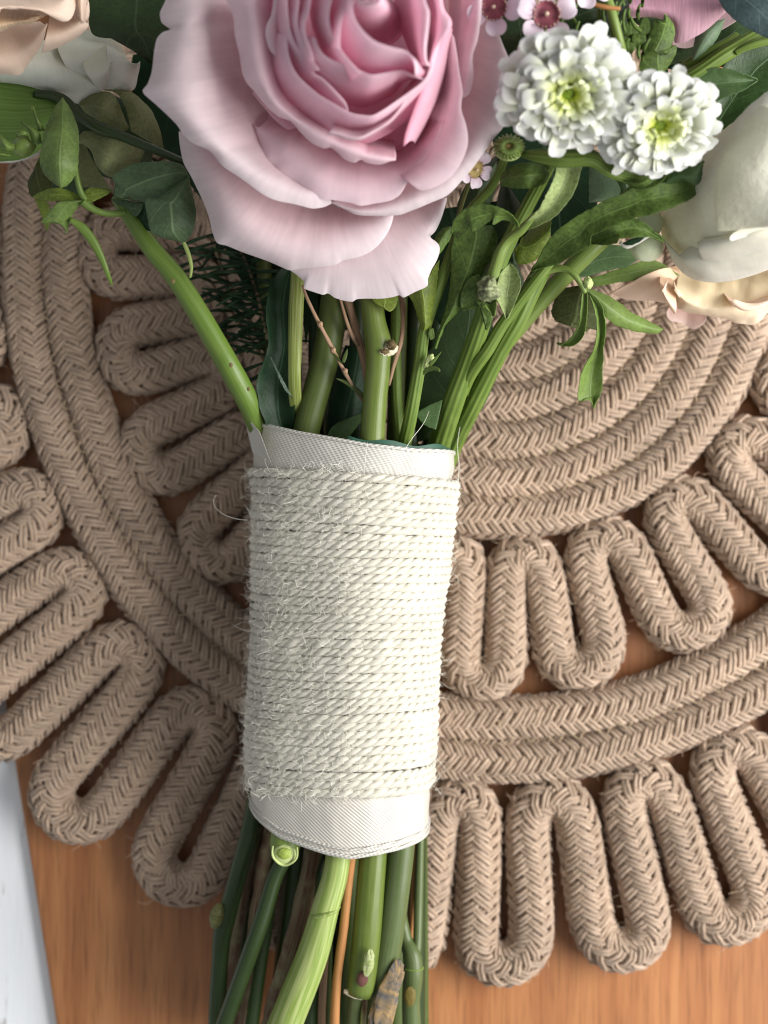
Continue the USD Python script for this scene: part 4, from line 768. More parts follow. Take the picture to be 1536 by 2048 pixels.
sprayA = thing('chrysanthemum_spray', 'white double chrysanthemum nearest the pink rose with ribbed stem and lobed leaves', 'chrysanthemum', at=(1135, 190, 90))
chrys_head(sprayA, 1134, 182, 90, 0.0120, (0.0, -0.46, 0.88), 1)
sprayB = thing('chrysanthemum_spray', 'smaller white double chrysanthemum resting against the big cream flower', 'chrysanthemum', at=(1315, 250, 90))
chrys_head(sprayB, 1313, 246, 87, 0.0112, (0.12, -0.46, 0.88), 2)
# ribbed stems above the ribbon
stem('stem', [(1100, 330, 72), (1062, 400, 66), (1010, 500, 62), (985, 570, 60), (965, 640, 57), (938, 720, 51), (905, 810, 46), (874, 905, 37), (820, 1100, 30), (700, 1500, 32)], [12, 13, 15, 17, 18, 19, 21, 22, 20, 18], S_rib, sprayA, n=90, sides=44, ribs=11, amp=0.06)
stem('side_stem', [(1120, 500, 60), (1050, 590, 58), (1012, 640, 56), (975, 700, 54), (945, 742, 51), (925, 785, 46)], [9, 11, 12, 13, 13, 13], S_rib, sprayA, n=50, sides=32, ribs=9, amp=0.06)
stem('stem', [(1330, 330, 72), (1220, 420, 62), (1120, 500, 56), (1068, 570, 54), (1035, 640, 53), (990, 720, 49), (945, 810, 43), (900, 905, 32), (850, 1100, 28), (760, 1500, 32)], [12, 12, 15, 19, 18, 18, 19, 19, 18, 17], S_rib, sprayB, n=90, sides=44, ribs=11, amp=0.06)
sprayC = thing('chrysanthemum_spray', 'ribbed green flower stem beside the rose stem ending in a round unopened bud', 'chrysanthemum', at=(1018, 297, 70))
stem('stem', [(1012, 310, 72), (985, 370, 66), (935, 430, 60), (905, 500, 57), (880, 570, 55), (852, 650, 53), (838, 740, 51), (822, 830, 48), (806, 905, 42), (780, 1100, 36), (740, 1500, 32)], [8, 9, 11, 12, 13, 14, 14, 14, 13, 12], S_rib, sprayC, n=90, sides=36, ribs=9, amp=0.06)
# the round bud: a ribbed green ball with a pale dimple
blob('bud', (1018, 297, 75), (30, 25), S_bud, sprayC, amp=0.05, seed=1)
for k in range(22):
    a = 2 * np.pi * k / 22; r0, r1 = 9, 31
    P = [(1018 + r * math.cos(a) * 1.0, 292 + r * 0.82 * math.sin(a) + (r - 9) * 0.12, z) for r, z in ((r0, 78.2), (18, 78.4), (26, 76.6), (r1, 74))]
    stem('bract', P, [1.6, 2.8, 3.2, 2.2], L_lush if k % 2 else S_light, sprayC, n=8, sides=8)
blob('bud_eye', (1018, 291, 77.6), (10, 8), plain('bud_eye_look', (0.34, 0.26, 0.09), rough=0.8, noise=0.4, scale=900), sprayC, flat=0.3)

# leaves of the sprays: left edge, right edge (base to tip), heights
blade('leaf', [(1000, 350), (1025, 331), (1060, 324), (1085, 330), (1099, 348)], [(1000, 372), (1025, 376), (1060, 377), (1088, 368), (1099, 348)], (71, 76, 74), L_chrys, sprayC, fold=-1.5, n=40, m=11)
blade('leaf', [(1040, 456), (1058, 438), (1079, 417), (1092, 391), (1109, 354), (1113, 322)], [(1050, 461), (1074, 452), (1102, 438), (1128, 412), (1148, 382), (1165, 328)], (66, 72, 76, 74), L_chrys_pale, sprayA, fold=2.2, curl=1.0, n=44, m=11)
stem('petiole', [(1070, 428, 71), (1045, 458, 68), (1016, 482, 66), (1000, 508, 65), (988, 547, 63), (978, 590, 61)], [5, 9, 10, 11, 12, 13], S_light, sprayA, n=44, sides=16, ribs=5, amp=0.08)
blade('leaf', [(1037, 456), (1032, 440), (1011, 422), (977, 412), (938, 415), (909, 440), (906, 468)], [(1037, 456), (1027, 447), (1008, 441), (986, 450), (985, 439), (964, 453), (944, 464), (941, 452), (929, 471), (917, 478), (906, 468)], (69, 74, 72, 66), L_chrys, sprayA, fold=1.0, curl=2.0, n=60, m=9, wr=0.35)
blade('leaf', [(1064, 541), (1085, 500), (1110, 465), (1140, 442), (1170, 424), (1200, 406), (1240, 390), (1264, 378), (1268, 370), (1300, 368), (1330, 366), (1360, 361), (1376, 354), (1390, 348), (1397, 353)], [(1064, 541), (1085, 536), (1120, 525), (1150, 508), (1178, 492), (1182, 470), (1200, 462), (1230, 450), (1262, 438), (1310, 426), (1340, 416), (1375, 402), (1397, 384), (1396, 377), (1388, 373)], (60, 68, 73, 76, 74), L_chrys, sprayB, fold=1.2, n=80, m=13, wr=0.6)
blade('leaf', [(1182, 486), (1188, 466), (1215, 452), (1262, 437), (1292, 448), (1312, 468), (1330, 482)], [(1182, 486), (1205, 490), (1232, 486), (1240, 476), (1262, 474), (1300, 474), (1330, 482)], (66, 72, 73, 70), L_chrys, sprayB, fold=1.0, n=50, m=9, wr=0.4)
blade('leaf', [(1047, 474), (1060, 461), (1080, 448), (1102, 440)], [(1028, 500), (1040, 529), (1076, 516), (1100, 474)], (60, 62), L_yellow, sprayA, fold=-2, n=30, m=9)
blade('leaf', [(1019, 528), (1000, 551), (995, 600), (1006, 622), (1013, 637)], [(1021, 528), (1036, 545), (1040, 575), (1028, 608), (1013, 637)], (60, 64, 58), L_chrys_pale, sprayA, fold=1.8, n=36, m=9)
blade('leaf', [(868, 697), (880, 652), (893, 602), (901, 545), (903, 500), (915, 455)], [(873, 697), (893, 652), (922, 618), (935, 592), (958, 558), (980, 522), (995, 480), (985, 450)], (54, 58, 60, 62), L_chrys, sprayC, fold=-1.5, n=60, m=11, wr=0.5)
blade('leaf', [(922, 614), (935, 560), (960, 548)], [(925, 622), (975, 622), (972, 660), (985, 640)], (58, 60), L_chrys, sprayA, fold=0.8, n=30, m=7)
blade('leaf', [(900, 452), (878, 462), (868, 480), (866, 510)], [(907, 456), (900, 478), (886, 500), (868, 518)], (62, 63), L_chrys, sprayC, fold=-1.0, n=24, m=7)
blade('leaf', [(846, 662), (836, 640), (830, 615), (815, 585), (850, 560)], [(850, 662), (864, 648), (867, 618), (872, 585), (880, 520)], (55, 58, 58), L_yellow, sprayC, fold=-2.0, n=40, m=9)
blade('leaf', [(742, 590), (752, 608), (765, 612)], [(795, 590), (795, 605), (783, 622), (765, 612)], (54, 54), L_yellow, sprayC, n=20, m=7)
blade('leaf', [(860, 680), (858, 662), (866, 656)], [(872, 678), (868, 664), (866, 656)], (54, 55), L_lush, sprayC, n=16, m=5)
# torn leaf scraps and a withered knot on the ribbed stems
for L, R in (([(848, 738), (862, 722), (884, 702)], [(852, 744), (866, 728), (884, 702)]), ([(846, 742), (862, 732), (880, 738)], [(846, 750), (862, 742), (880, 744)])): blade('leaf_scrap', L, R, (54, 57), L_lush, sprayC, n=16, m=5)
blob('leaf_joint', (858, 722, 54), (8, 16), S_bud, sprayC, tilt=-30, amp=0.3)
blob('withered_knot', (977, 580, 64), (20, 24), leaf_look('withered_leaf', (0.24, 0.27, 0.14), rough=0.7, mott=0.7, fuzz=0.6), sprayA, amp=0.6, seed=14)
blade('leaf_scrap', [(958, 600), (970, 612), (985, 632)], [(992, 590), (992, 612), (988, 634)], (61, 64, 62), L_lush, sprayA, fold=2, n=20, m=7)
stem('calyx_stem', [(1040, 309, 74), (1070, 311, 77), (1120, 316, 79), (1180, 316, 80), (1230, 345, 78), (1300, 360, 74)], [4, 12, 18, 16, 13, 12], S_rib, sprayB, n=40, sides=40, ribs=10, amp=0.09)
for L, R, zs in (([(1230, 352), (1290, 362), (1330, 330), (1345, 318)], [(1260, 372), (1310, 372), (1335, 350), (1345, 318)], (76, 79, 77)), ([(1310, 372), (1330, 345), (1342, 322)], [(1328, 372), (1338, 352), (1342, 322)], (75, 79)), ([(1240, 352), (1280, 372), (1322, 362)], [(1250, 366), (1290, 378), (1322, 362)], (75, 77, 76))): blade('sepal', L, R, zs, L_chrys, sprayB, fold=1.0, n=24, m=7)
# the drooping sprig at the right
stem('petiole', [(1060, 562, 56), (1086, 545, 56), (1112, 537, 57), (1141, 543, 58), (1157, 560, 58), (1170, 585, 57)], [10, 9, 7.5, 6.5, 6, 5], S_light, sprayB, n=40, sides=14, ribs=5, amp=0.06)
blade('leaf', [(1166, 572), (1150, 572), (1120, 582), (1104, 612), (1103, 630), (1112, 645), (1120, 640), (1140, 650)], [(1168, 572), (1185, 590), (1196, 625), (1193, 660), (1180, 657), (1172, 662), (1155, 655), (1140, 650)], (50, 47, 44, 42), leaf_look('backlit_olive_leaf', (0.085, 0.105, 0.03), rough=0.55, veins=3), sprayB, fold=-2, n=50, m=11, wr=0.5)
blade('leaf', [(1166, 574), (1164, 600), (1160, 640), (1148, 668), (1132, 684), (1113, 686)], [(1172, 574), (1174, 610), (1171, 650), (1160, 680), (1142, 692), (1113, 686)], (56, 56, 52, 48), L_lush, sprayB, fold=1.0, n=40, m=7)
blade('leaf', [(1180, 590), (1192, 625), (1197, 665), (1186, 705), (1164, 745), (1158, 780), (1158, 800), (1176, 795), (1187, 818)], [(1184, 590), (1206, 625), (1208, 670), (1206, 720), (1205, 760), (1200, 790), (1194, 800), (1187, 818)], (56, 52, 46, 42), L_lush, sprayB, fold=2.0, n=60, m=9, wr=0.4)
blade('leaf', [(1164, 572), (1195, 582), (1240, 604), (1262, 624), (1290, 638), (1326, 658)], [(1170, 580), (1190, 604), (1208, 630), (1236, 652), (1275, 664), (1312, 667), (1326, 658)], (57, 56, 52, 48), L_lush, sprayB, fold=-1.4, n=50, m=9)
blob('leaf_bud', (1176, 566, 58), (10, 12), S_bud, sprayB, amp=0.4, seed=3)

# ---------------------------------------------------------------- wax flowers
P_wax = petal_look('wax_petal', (0.70, 0.54, 0.64), (0.82, 0.74, 0.81), rough=0.35, trans=0.25, vein=0.04)
W_cup = plain('wax_cup', (0.20, 0.05, 0.07), rough=0.35, noise=0.5, scale=700); W_cup2 = plain('wax_rim', (0.42, 0.25, 0.22), rough=0.5, noise=0.3, scale=900); W_sta = plain('wax_stamen', (0.66, 0.52, 0.38), rough=0.6)
W_green = stem_look('wax_twig', (0.15, 0.20, 0.06), (0.2, 0.13, 0.06), rough=0.6)
def wax(label, px, py, z, R, axis, ang0, eye=W_cup, n_pet=5, stalk=None):
    t = thing('wax_flower', label, 'wax flower', at=(px, py, z), group='wax flowers in the bouquet')
    c = W((px, py, z)); axis = np.asarray(axis, float); axis /= np.linalg.norm(axis); ex = np.cross([0, 1.0, 0], axis); ex /= np.linalg.norm(ex); ey = np.cross(axis, ex); R = R * mm(z)
    for k in range(n_pet):
        a = math.radians(ang0 + 72 * k) + rng.normal() * 0.06; er = math.cos(a) * ex + math.sin(a) * ey; et = -math.sin(a) * ex + math.cos(a) * ey
        s = np.linspace(0, 1, 12); u = np.linspace(-1, 1, 9); half = 0.40 * np.sqrt(np.maximum(1 - ((s - 0.52) / 0.54) ** 2, 0.02)); rad = 0.40 + 0.66 * s
        h = -0.02 + 0.20 * np.sin(s * 2.0) + rng.normal() * 0.04 * s
        G = c + R * (rad[:, None, None] * er + (half[:, None] * u[None])[..., None] * et + (h[:, None] + 0.35 * half[:, None] * u[None] ** 2)[..., None] * axis)
        V, F, uv = shell(G, 0.0003, np.stack(np.meshgrid(s, np.linspace(0, 1, 9), indexing='ij'), -1).reshape(-1, 2)); emit('petal', V, F, P_wax, t, uv=uv)
    th = np.linspace(0, 2 * np.pi, 30, endpoint=False)
    def lathe(name, pr, mt):
        G = np.stack([c + R * ((r * np.cos(th))[:, None] * ex + (r * np.sin(th))[:, None] * ey + h * axis) for r, h in pr], 0)
        emit(name, G.reshape(-1, 3), grid_faces(len(pr), 30, wrap=True), mt, t, uv=np.zeros((len(pr) * 30, 2)))
    lathe('cup', [(0.02, -0.55), (0.26, -0.5), (0.44, -0.15), (0.50, 0.06), (0.46, 0.09), (0.42, 0.02), (0.34, -0.04), (0.16, -0.02), (0.02, 0.0)], eye)
    lathe('pistil', [(0.06, -0.02), (0.05, 0.22), (0.07, 0.25), (0.01, 0.27)], W_sta)
    for k in range(20):
        a = 2 * np.pi * k / 20 + rng.normal() * 0.05; er = math.cos(a) * ex + math.sin(a) * ey; b = c + R * (0.47 * er + 0.05 * axis); tip = c + R * ((0.44 + 0.05 * rng.random()) * er + (0.20 + 0.05 * rng.random()) * axis)
        V, F, cc, uv = tube_geo(np.array([b, (b + tip) / 2 + R * 0.03 * er, tip]), np.array([0.016, 0.016, 0.035]) * R, 6); emit('stamen', V, [F, cc], W_sta if k % 2 else W_cup2, t, uv=uv)
    if stalk: stem('stalk', stalk, [5, 4, 4], W_green, t, n=20, sides=8)
wax('pink wax flower with a dark red eye above the larger white chrysanthemum', 1092, 30, 88, 56, (0.05, -0.12, 1), 20, stalk=[(1092, 34, 84), (1085, 90, 70), (1060, 200, 60)])
wax('pink wax flower partly behind the right edge of the pink rose', 988, 14, 84, 52, (-0.12, -0.30, 1), -12, stalk=[(988, 20, 80), (1000, 90, 68), (1010, 180, 58)])
wax('pink wax flower half cut off by the top of the picture', 1180, -34, 84, 46, (0.0, -0.3, 1), 40)
wax('small faded wax flower tucked under the rose beside the round bud', 950, 338, 70, 36, (0.55, -0.45, 0.7), -75, eye=plain('wax_cup_faded', (0.36, 0.27, 0.10), rough=0.6, noise=0.3), stalk=[(948, 342, 66), (930, 390, 58), (912, 450, 52)])
tw = thing('wax_flower_twig', 'bright green wax flower twig above the white chrysanthemums with an orange tendril', 'twig', at=(1230, 60, 74))
stem('stem', [(1200, -40, 78), (1222, 20, 78), (1236, 70, 77), (1248, 115, 74), (1250, 200, 66)], [9, 10, 9, 8, 8], S_light, tw)
stem('tendril', [(1110, -6, 80), (1165, 2, 82), (1205, 13, 83), (1240, 17, 83)], [3, 4.5, 5, 4], S_orange, tw, sides=8)
for k in range(34):
    x, y = rng.uniform(1120, 1290), rng.uniform(-20, 130); a = rng.uniform(-0.9, 0.6); ln = rng.uniform(26, 46)
    stem('needle_leaf', [(x, y, 70 + 6 * rng.random()), (x + ln * .5 * math.sin(a), y - ln * .5 * math.cos(a), 75), (x + ln * math.sin(a + .2), y - ln * math.cos(a + .2), 76)], [3.4, 4.2, 2.6], L_chrys, tw, n=8, sides=7)

# ---------------------------------------------------------------- the cream flower at the right, its neighbours
P_cream = petal_look('cream_crinkled', (0.74, 0.72, 0.53), (0.79, 0.78, 0.68), rough=0.6, trans=0.15, crinkle=1.0, crinkle_scale=430.0, vein=0.03)
P_cream2 = petal_look('cream_smooth', (0.70, 0.685, 0.55), (0.76, 0.755, 0.70), rough=0.55, trans=0.2, vein=0.06)
cream = thing('cream_flower', 'large cream flower with crinkled petals at the right edge', 'flower', at=(1470, 400, 60))
petal([Z([(1390, 300), (1362, 322), (1343, 350), (1327, 400), (1322, 435), (1326, 475), (1338, 498), (1352, 515)], 58, 55, 54), Z([(1450, 262), (1420, 310), (1398, 370), (1390, 430), (1400, 480), (1415, 505)], 74, 76, 70), Z([(1530, 185), (1500, 260), (1480, 350), (1475, 420), (1480, 480)], 83, 86, 78), Z([(1640, 150), (1620, 260), (1610, 350), (1600, 450)], 82, 84, 76)], P_cream, n=60, m=40, wr=0.4, scale=0.2, parent=cream, t=0.6)
petal([Z([(1530, 185), (1475, 242), (1409, 284), (1383, 302), (1362, 322)], 78, 66, 56), Z([(1560, 190), (1490, 262), (1430, 306), (1385, 345)], 81, 74, 66), Z([(1640, 200), (1560, 300), (1470, 380), (1400, 440)], 82, 84, 72)], P_cream, n=40, m=16, wr=0.5, scale=0.25, parent=cream, t=0.6)
petal([Z([(1326, 470), (1345, 495), (1362, 508), (1378, 495), (1393, 484), (1440, 470), (1490, 462), (1560, 448)], 60, 70, 78), Z([(1336, 505), (1370, 530), (1420, 535), (1480, 520), (1560, 500)], 60, 70, 74), Z([(1345, 522), (1372, 549), (1405, 562), (1432, 566), (1482, 558), (1560, 528)], 50, 56, 60)], P_cream2, n=50, m=16, wr=0.5, parent=cream, t=0.5, name='lower_petal')
petal([Z([(1398, 492), (1396, 484), (1410, 478), (1460, 468), (1500, 458), (1560, 440)], 72, 80, 82), Z([(1400, 510), (1440, 505), (1500, 492), (1560, 480)], 71, 78, 78), Z([(1420, 548), (1480, 540), (1560, 515)], 60, 64)], P_cream2, n=40, m=12, wr=0.4, parent=cream, t=0.5, name='lower_petal')
petal([Z([(1505, 205), (1470, 262), (1440, 330), (1430, 400), (1436, 462)], 80, 83, 80), Z([(1560, 220), (1520, 290), (1495, 360), (1490, 420), (1500, 458)], 88, 89, 84), Z([(1640, 230), (1600, 320), (1580, 400), (1580, 450)], 90, 90)], P_cream, n=50, m=16, wr=0.4, parent=cream, t=0.5, name='upper_petal')
petal([Z([(1460, 478), (1468, 466), (1500, 452), (1560, 436)], 81, 84), Z([(1462, 484), (1500, 472), (1560, 456)], 80, 82)], P_cream2, n=24, m=8, wr=0.2, parent=cream, t=0.5, name='lower_petal')
bud = thing('cream_bud', 'pale green rounded bud tucked against the lower left of the cream flower', 'bud', at=(1292, 480, 60))
P_bud = petal_look('bud_petal_look', (0.50, 0.58, 0.32), (0.66, 0.70, 0.52), rough=0.5, trans=0.1)
blob('bud_cup', (1293, 492, 58), (34, 31), P_bud, bud, amp=0.08, seed=2); blob('bud_petal', (1300, 446, 57), (26, 30), P_bud, bud, amp=0.08, seed=5)
stem('torn_rim', [(1240, 484, 65.5), (1258, 492, 66), (1278, 482, 67), (1294, 473, 67), (1300, 470, 66)], [4, 5, 5, 4, 3], P_cream2, bud, n=24, sides=8)
blade('hollow', [(1246, 486), (1262, 478), (1290, 472)], [(1246, 488), (1264, 490), (1290, 474)], (67.4, 67.9, 67.8), L_dark, bud, n=14, m=5)
P_peach = petal_look('peach_petal', (0.82, 0.58, 0.38), (0.90, 0.74, 0.62), rough=0.55, trans=0.3, vein=0.05)
P_peach2 = petal_look('peach_yellow_petal', (0.84, 0.70, 0.42), (0.90, 0.77, 0.60), rough=0.55, trans=0.3, vein=0.05)
peach = thing('peach_flower', 'ruffled peach flower below the cream one at the right edge', 'flower', at=(1400, 600, 35))
petal([Z([(1360, 540), (1375, 545), (1390, 550)], 34, 36), Z([(1300, 545), (1345, 580), (1365, 600)], 40, 38), Z([(1205, 600), (1222, 588), (1250, 596), (1300, 598), (1340, 605), (1360, 600)], 30, 32, 36)], P_peach, n=40, m=14, wr=1.0, parent=peach)
petal([Z([(1300, 545), (1340, 535), (1370, 530)], 34, 36), Z([(1210, 597), (1255, 570), (1300, 556), (1345, 560)], 28, 34)], P_peach, n=30, m=10, wr=0.6, parent=peach)
petal([Z([(1360, 520), (1440, 520), (1560, 500)], 30, 34), Z([(1352, 575), (1400, 600), (1460, 605), (1560, 570)], 44, 44), Z([(1346, 560), (1350, 600), (1356, 622), (1400, 628), (1440, 632), (1470, 644), (1500, 648), (1520, 640), (1545, 618), (1570, 600)], 42, 38, 36, 36)], P_peach2, n=60, m=16, wr=1.2, scale=0.2, parent=peach)
petal([Z([(1320, 545), (1335, 552), (1348, 560)], 38, 40), Z([(1322, 580), (1340, 600), (1352, 610)], 47, 44), Z([(1335, 560), (1330, 590), (1342, 618), (1350, 628)], 44, 42)], P_peach, n=24, m=10, wr=0.4, parent=peach)
petal([Z([(1345, 600), (1380, 605), (1410, 615)], 28, 30), Z([(1335, 622), (1340, 640), (1368, 648), (1384, 658), (1405, 650), (1412, 636)], 30, 28, 30)], petal_look('peach_pink_petal', (0.78, 0.50, 0.44), (0.84, 0.66, 0.60), trans=0.3), n=30, m=10, wr=0.8, parent=peach)
petal([Z([(1440, 560), (1500, 560), (1570, 540)], 34, 38), Z([(1452, 600), (1500, 618), (1540, 600), (1590, 570)], 46, 46), Z([(1470, 596), (1510, 606), (1560, 585)], 48, 48)], P_peach, n=30, m=12, wr=1.0, parent=peach)

# pink flower at the upper right
P_rosy = petal_look('rosy_petal', (0.70, 0.30, 0.42), (0.80, 0.52, 0.62), rough=0.55, trans=0.25, vein=0.2)
rosy = thing('pink_flower', 'deep pink flower petal behind the leaves at the upper right', 'flower', at=(1380, 30, 60))
petal([Z([(1255, -30), (1320, -40), (1400, -50), (1450, -40)], 56, 58), Z([(1258, 8), (1330, 10), (1400, 5), (1455, -5)], 66, 70), Z([(1258, 38), (1290, 34), (1328, 40), (1350, 62), (1350, 86), (1390, 74), (1425, 52), (1454, 22)], 60, 64, 68)], P_rosy, n=50, m=16, wr=0.6, parent=rosy)
petal([Z([(1330, 40), (1400, 40), (1470, 10)], 50, 52), Z([(1345, 90), (1385, 92), (1440, 62), (1475, 40)], 52, 54)], petal_look('rosy_pale', (0.74, 0.48, 0.52), (0.84, 0.68, 0.68)), n=30, m=10, wr=0.5, parent=rosy)

# flowers at the upper left
P_peach3 = petal_look('peach_dusky', (0.78, 0.55, 0.40), (0.88, 0.72, 0.60), rough=0.55, trans=0.25, vein=0.05)
peach2 = thing('peach_flower', 'peach flower with curled petals in the upper left corner', 'flower', at=(60, 40, 60))
petal([Z([(-60, -60), (40, -60), (140, -60)], 66, 62), Z([(-60, 0), (40, 2), (100, -5), (140, -20)], 80, 76), Z([(-60, 20), (0, 26), (5, 14), (40, 15), (95, 20), (110, 36), (140, 38), (150, 10), (150, -30)], 78, 78, 74)], P_peach3, n=50, m=14, wr=0.6, parent=peach2)
petal([Z([(-60, 10), (0, 15), (60, 22), (95, 30)], 68, 66), Z([(-60, 50), (0, 45), (40, 40), (80, 34)], 76, 72), Z([(-60, 74), (0, 64), (30, 52), (60, 48), (84, 32)], 70, 70)], petal_look('peach_tan', (0.62, 0.42, 0.24), (0.76, 0.58, 0.40), vein=0.25), n=40, m=12, wr=0.6, parent=peach2)
petal([Z([(-60, 60), (20, 50), (80, 45)], 58, 56), Z([(-60, 110), (20, 105), (65, 80), (92, 50)], 62, 60), Z([(-60, 140), (10, 148), (45, 148), (54, 135), (75, 105), (92, 45)], 56, 56, 58)], P_peach3, n=44, m=14, wr=0.5, parent=peach2)
petal([Z([(100, 20), (130, 10), (150, -20)], 64, 64), Z([(92, 70), (130, 55), (165, 20)], 70, 70), Z([(82, 106), (110, 98), (150, 76), (172, 58), (176, 48), (168, 44), (160, 42), (174, 40), (176, 0)], 64, 68, 72)], P_peach3, n=50, m=14, wr=0.4, parent=peach2)
petal([Z([(150, -60), (146, 0), (150, 30)], 70, 68), Z([(160, -60), (160, 0), (162, 40)], 78, 75), Z([(176, -60), (176, 10), (172, 45)], 72, 70)], P_peach3, n=30, m=10, wr=0.3, parent=peach2)
P_white = petal_look('white_petal', (0.68, 0.70, 0.54), (0.80, 0.81, 0.76), rough=0.5, trans=0.2, vein=0.04)
white = thing('white_flower', 'white smooth flower below the peach one at the upper left', 'flower', at=(150, 150, 45))
petal([Z([(-40, 60), (60, 70), (130, 100)], 48, 46), Z([(-40, 130), (60, 120), (140, 140), (190, 170)], 56, 54, 50), Z([(-40, 165), (40, 172), (110, 188), (152, 206), (185, 195), (202, 180)], 44, 46, 44)], P_white, n=44, m=16, wr=0.3, parent=white)
petal([Z([(110, 70), (150, 60), (190, 62), (240, 85)], 44, 40), Z([(120, 110), (170, 110), (225, 110), (262, 125)], 54, 50), Z([(150, 160), (190, 182), (205, 180), (230, 180), (262, 182), (276, 150), (280, 122)], 46, 46, 44)], P_white, n=50, m=16, wr=0.4, parent=white)
petal([Z([(165, 125), (190, 105), (212, 88)], 53, 52), Z([(175, 150), (205, 145), (222, 120)], 54.5, 53), Z([(200, 182), (212, 172), (222, 140), (214, 92)], 49, 51, 53)], P_white, n=30, m=12, wr=0.2, parent=white)
petal([Z([(-40, 280), (0, 278), (60, 285)], 30, 28), Z([(-40, 318), (0, 325), (40, 322), (80, 308)], 26, 26)], P_white, n=24, m=8, wr=0.3, parent=white, name='low_petal')
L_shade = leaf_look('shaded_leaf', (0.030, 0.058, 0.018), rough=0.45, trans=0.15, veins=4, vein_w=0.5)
# ---------------------------------------------------------------- single leaves and greenery
def leaf(name, label, cat, parts, group=None):
    t = thing(name, label, cat, at=(np.mean([p[0] for p in parts[0][0]]), np.mean([p[1] for p in parts[0][0]]), parts[0][2][0]), group=group)
    for L, R, zs, mt, kw in parts: blade(kw.pop('name', 'leaf_blade'), L, R, zs, mt, t, **kw)
    return t
leaf('dark_leaf', 'broad dark blue-green leaf behind the ribbed stems at the right', 'leaf', [([(835, 885), (826, 800), (836, 730), (868, 690), (905, 630), (925, 608)], [(900, 860), (960, 822), (985, 770), (990, 690), (975, 620), (945, 605)], (34, 40, 44, 46), L_mid, dict(fold=-1.5, n=44, m=13, t=0.4))])
leaf('dark_leaf', 'small dark leaf triangle against the ribbon top behind the ribbed stems', 'leaf', [([(830, 828), (850, 815), (885, 800)], [(834, 832), (850, 850), (872, 858)], (47, 48), L_mid, dict(n=18, m=7))])
leaf('dark_leaf', 'dark glossy leaf with a pale scuff left of the olive stem', 'leaf', [([(570, 890), (520, 820), (515, 760), (535, 690), (532, 610), (545, 560), (590, 520)], [(580, 890), (590, 820), (598, 750), (602, 690), (600, 610), (600, 560), (595, 520)], (40, 43, 44, 42), L_dark, dict(fold=2.5, n=50, m=11, wr=0.6)), ([(540, 715), (549, 735), (564, 770), (585, 796)], [(541, 712), (553, 735), (570, 768), (587, 800)], (47.5, 48.0, 47.5), leaf_look('scuffed_leaf', (0.09, 0.13, 0.10), rough=0.4, mott=0.8, fuzz=0.5), dict(n=24, m=5, t=0.2, name='scuff'))])
leaf('dark_leaf', 'dark leaf hanging behind the thick olive stem', 'leaf', [([(600, 520), (604, 600), (610, 680)], [(650, 520), (632, 600), (612, 690)], (36, 38), L_dark, dict(n=20, m=7))])
leaf('dark_leaf', 'dark folded leaf between the olive stem and the rose stem', 'leaf', [([(650, 890), (660, 800), (680, 720), (690, 690)], [(690, 885), (728, 824), (740, 780), (745, 700)], (38, 40, 40), L_dark, dict(fold=-2, n=30, m=9)), ([(655, 880), (660, 860), (680, 845)], [(690, 882), (720, 846), (732, 822)], (41, 42), L_mid, dict(n=18, m=6))])
leaf('ruscus_leaf', 'broad very dark ribbed leaf between the white flower and the rose', 'leaf', [([(175, -40), (178, 20), (182, 62), (230, 80), (300, 125)], [(380, -40), (360, 40), (345, 90), (330, 120), (300, 125)], (48, 50, 46), leaf_look('ribbed_dark_leaf', (0.022, 0.045, 0.010), rough=0.4, trans=0.1, veins=1, vein_w=0.3), dict(fold=1.5, n=40, m=13))])
leaf('ruscus_leaf', 'black-green leaf in the gap left of the rose', 'leaf', [([(265, 110), (270, 200), (330, 300), (420, 420)], [(360, 90), (400, 200), (460, 330), (520, 460)], (32, 34, 36), L_dark, dict(n=30, m=9))])
leaf('ruscus_leaf', 'dark leaf in deep shade under the lower left of the rose', 'leaf', [([(440, 470), (470, 540), (520, 620)], [(600, 480), (600, 560), (560, 640)], (30, 30), L_dark, dict(n=24, m=9))])
leaf('ruscus_leaf', 'dark leaf in deep shade under the middle of the rose', 'leaf', [([(610, 480), (640, 560), (690, 660)], [(860, 480), (850, 580), (790, 680)], (28, 28), L_dark, dict(n=24, m=9))])
leaf('ruscus_leaf', 'dark leaf low behind the stems of the sprays', 'leaf', [([(790, 430), (830, 560), (880, 650)], [(1010, 400), (1020, 500), (960, 640)], (34, 34), L_dark, dict(n=24, m=9))])
leaf('ruscus_leaf', 'dark leaf low under the white chrysanthemums', 'leaf', [([(980, 220), (1000, 330), (1090, 470)], [(1160, 250), (1200, 380), (1150, 480)], (46, 46), L_dark, dict(n=24, m=9))])
# sweet pea greenery at the left
strap = thing('strap_leaf', 'bright green ribbed strap leaf crossing the left edge under the white flower', 'leaf', at=(60, 240, 46))
L_strap = stem_look('strap_leaf_look', (0.085, 0.16, 0.025), (0.15, 0.235, 0.06), rough=0.45, lines=30, blotch=0.1, bump=0.5)
blade('leaf_blade', [(-60, 145), (0, 162), (50, 172), (95, 182), (140, 208)], [(-60, 320), (20, 322), (60, 312), (95, 288), (140, 230)], (48, 49, 49), L_strap, strap, fold=-3, n=40, m=15)
stem('stalk', [(70, 190, 47), (125, 200, 50), (165, 235, 53), (200, 256, 55), (250, 275, 56), (310, 300, 57), (362, 322, 58), (400, 340, 57)], [8, 12, 11, 12, 10, 9, 8, 7], S_dark, strap, n=50, sides=14)
pea = thing('sweet_pea_foliage', 'grey-green downy cupped leaves below the white flower at the left', 'leaf', at=(220, 260, 45))
L_downy = leaf_look('downy_leaf', (0.22, 0.245, 0.11), vein=(0.28, 0.30, 0.16), rough=0.7, veins=2, vein_w=0.6, fuzz=0.18, mott=0.25)
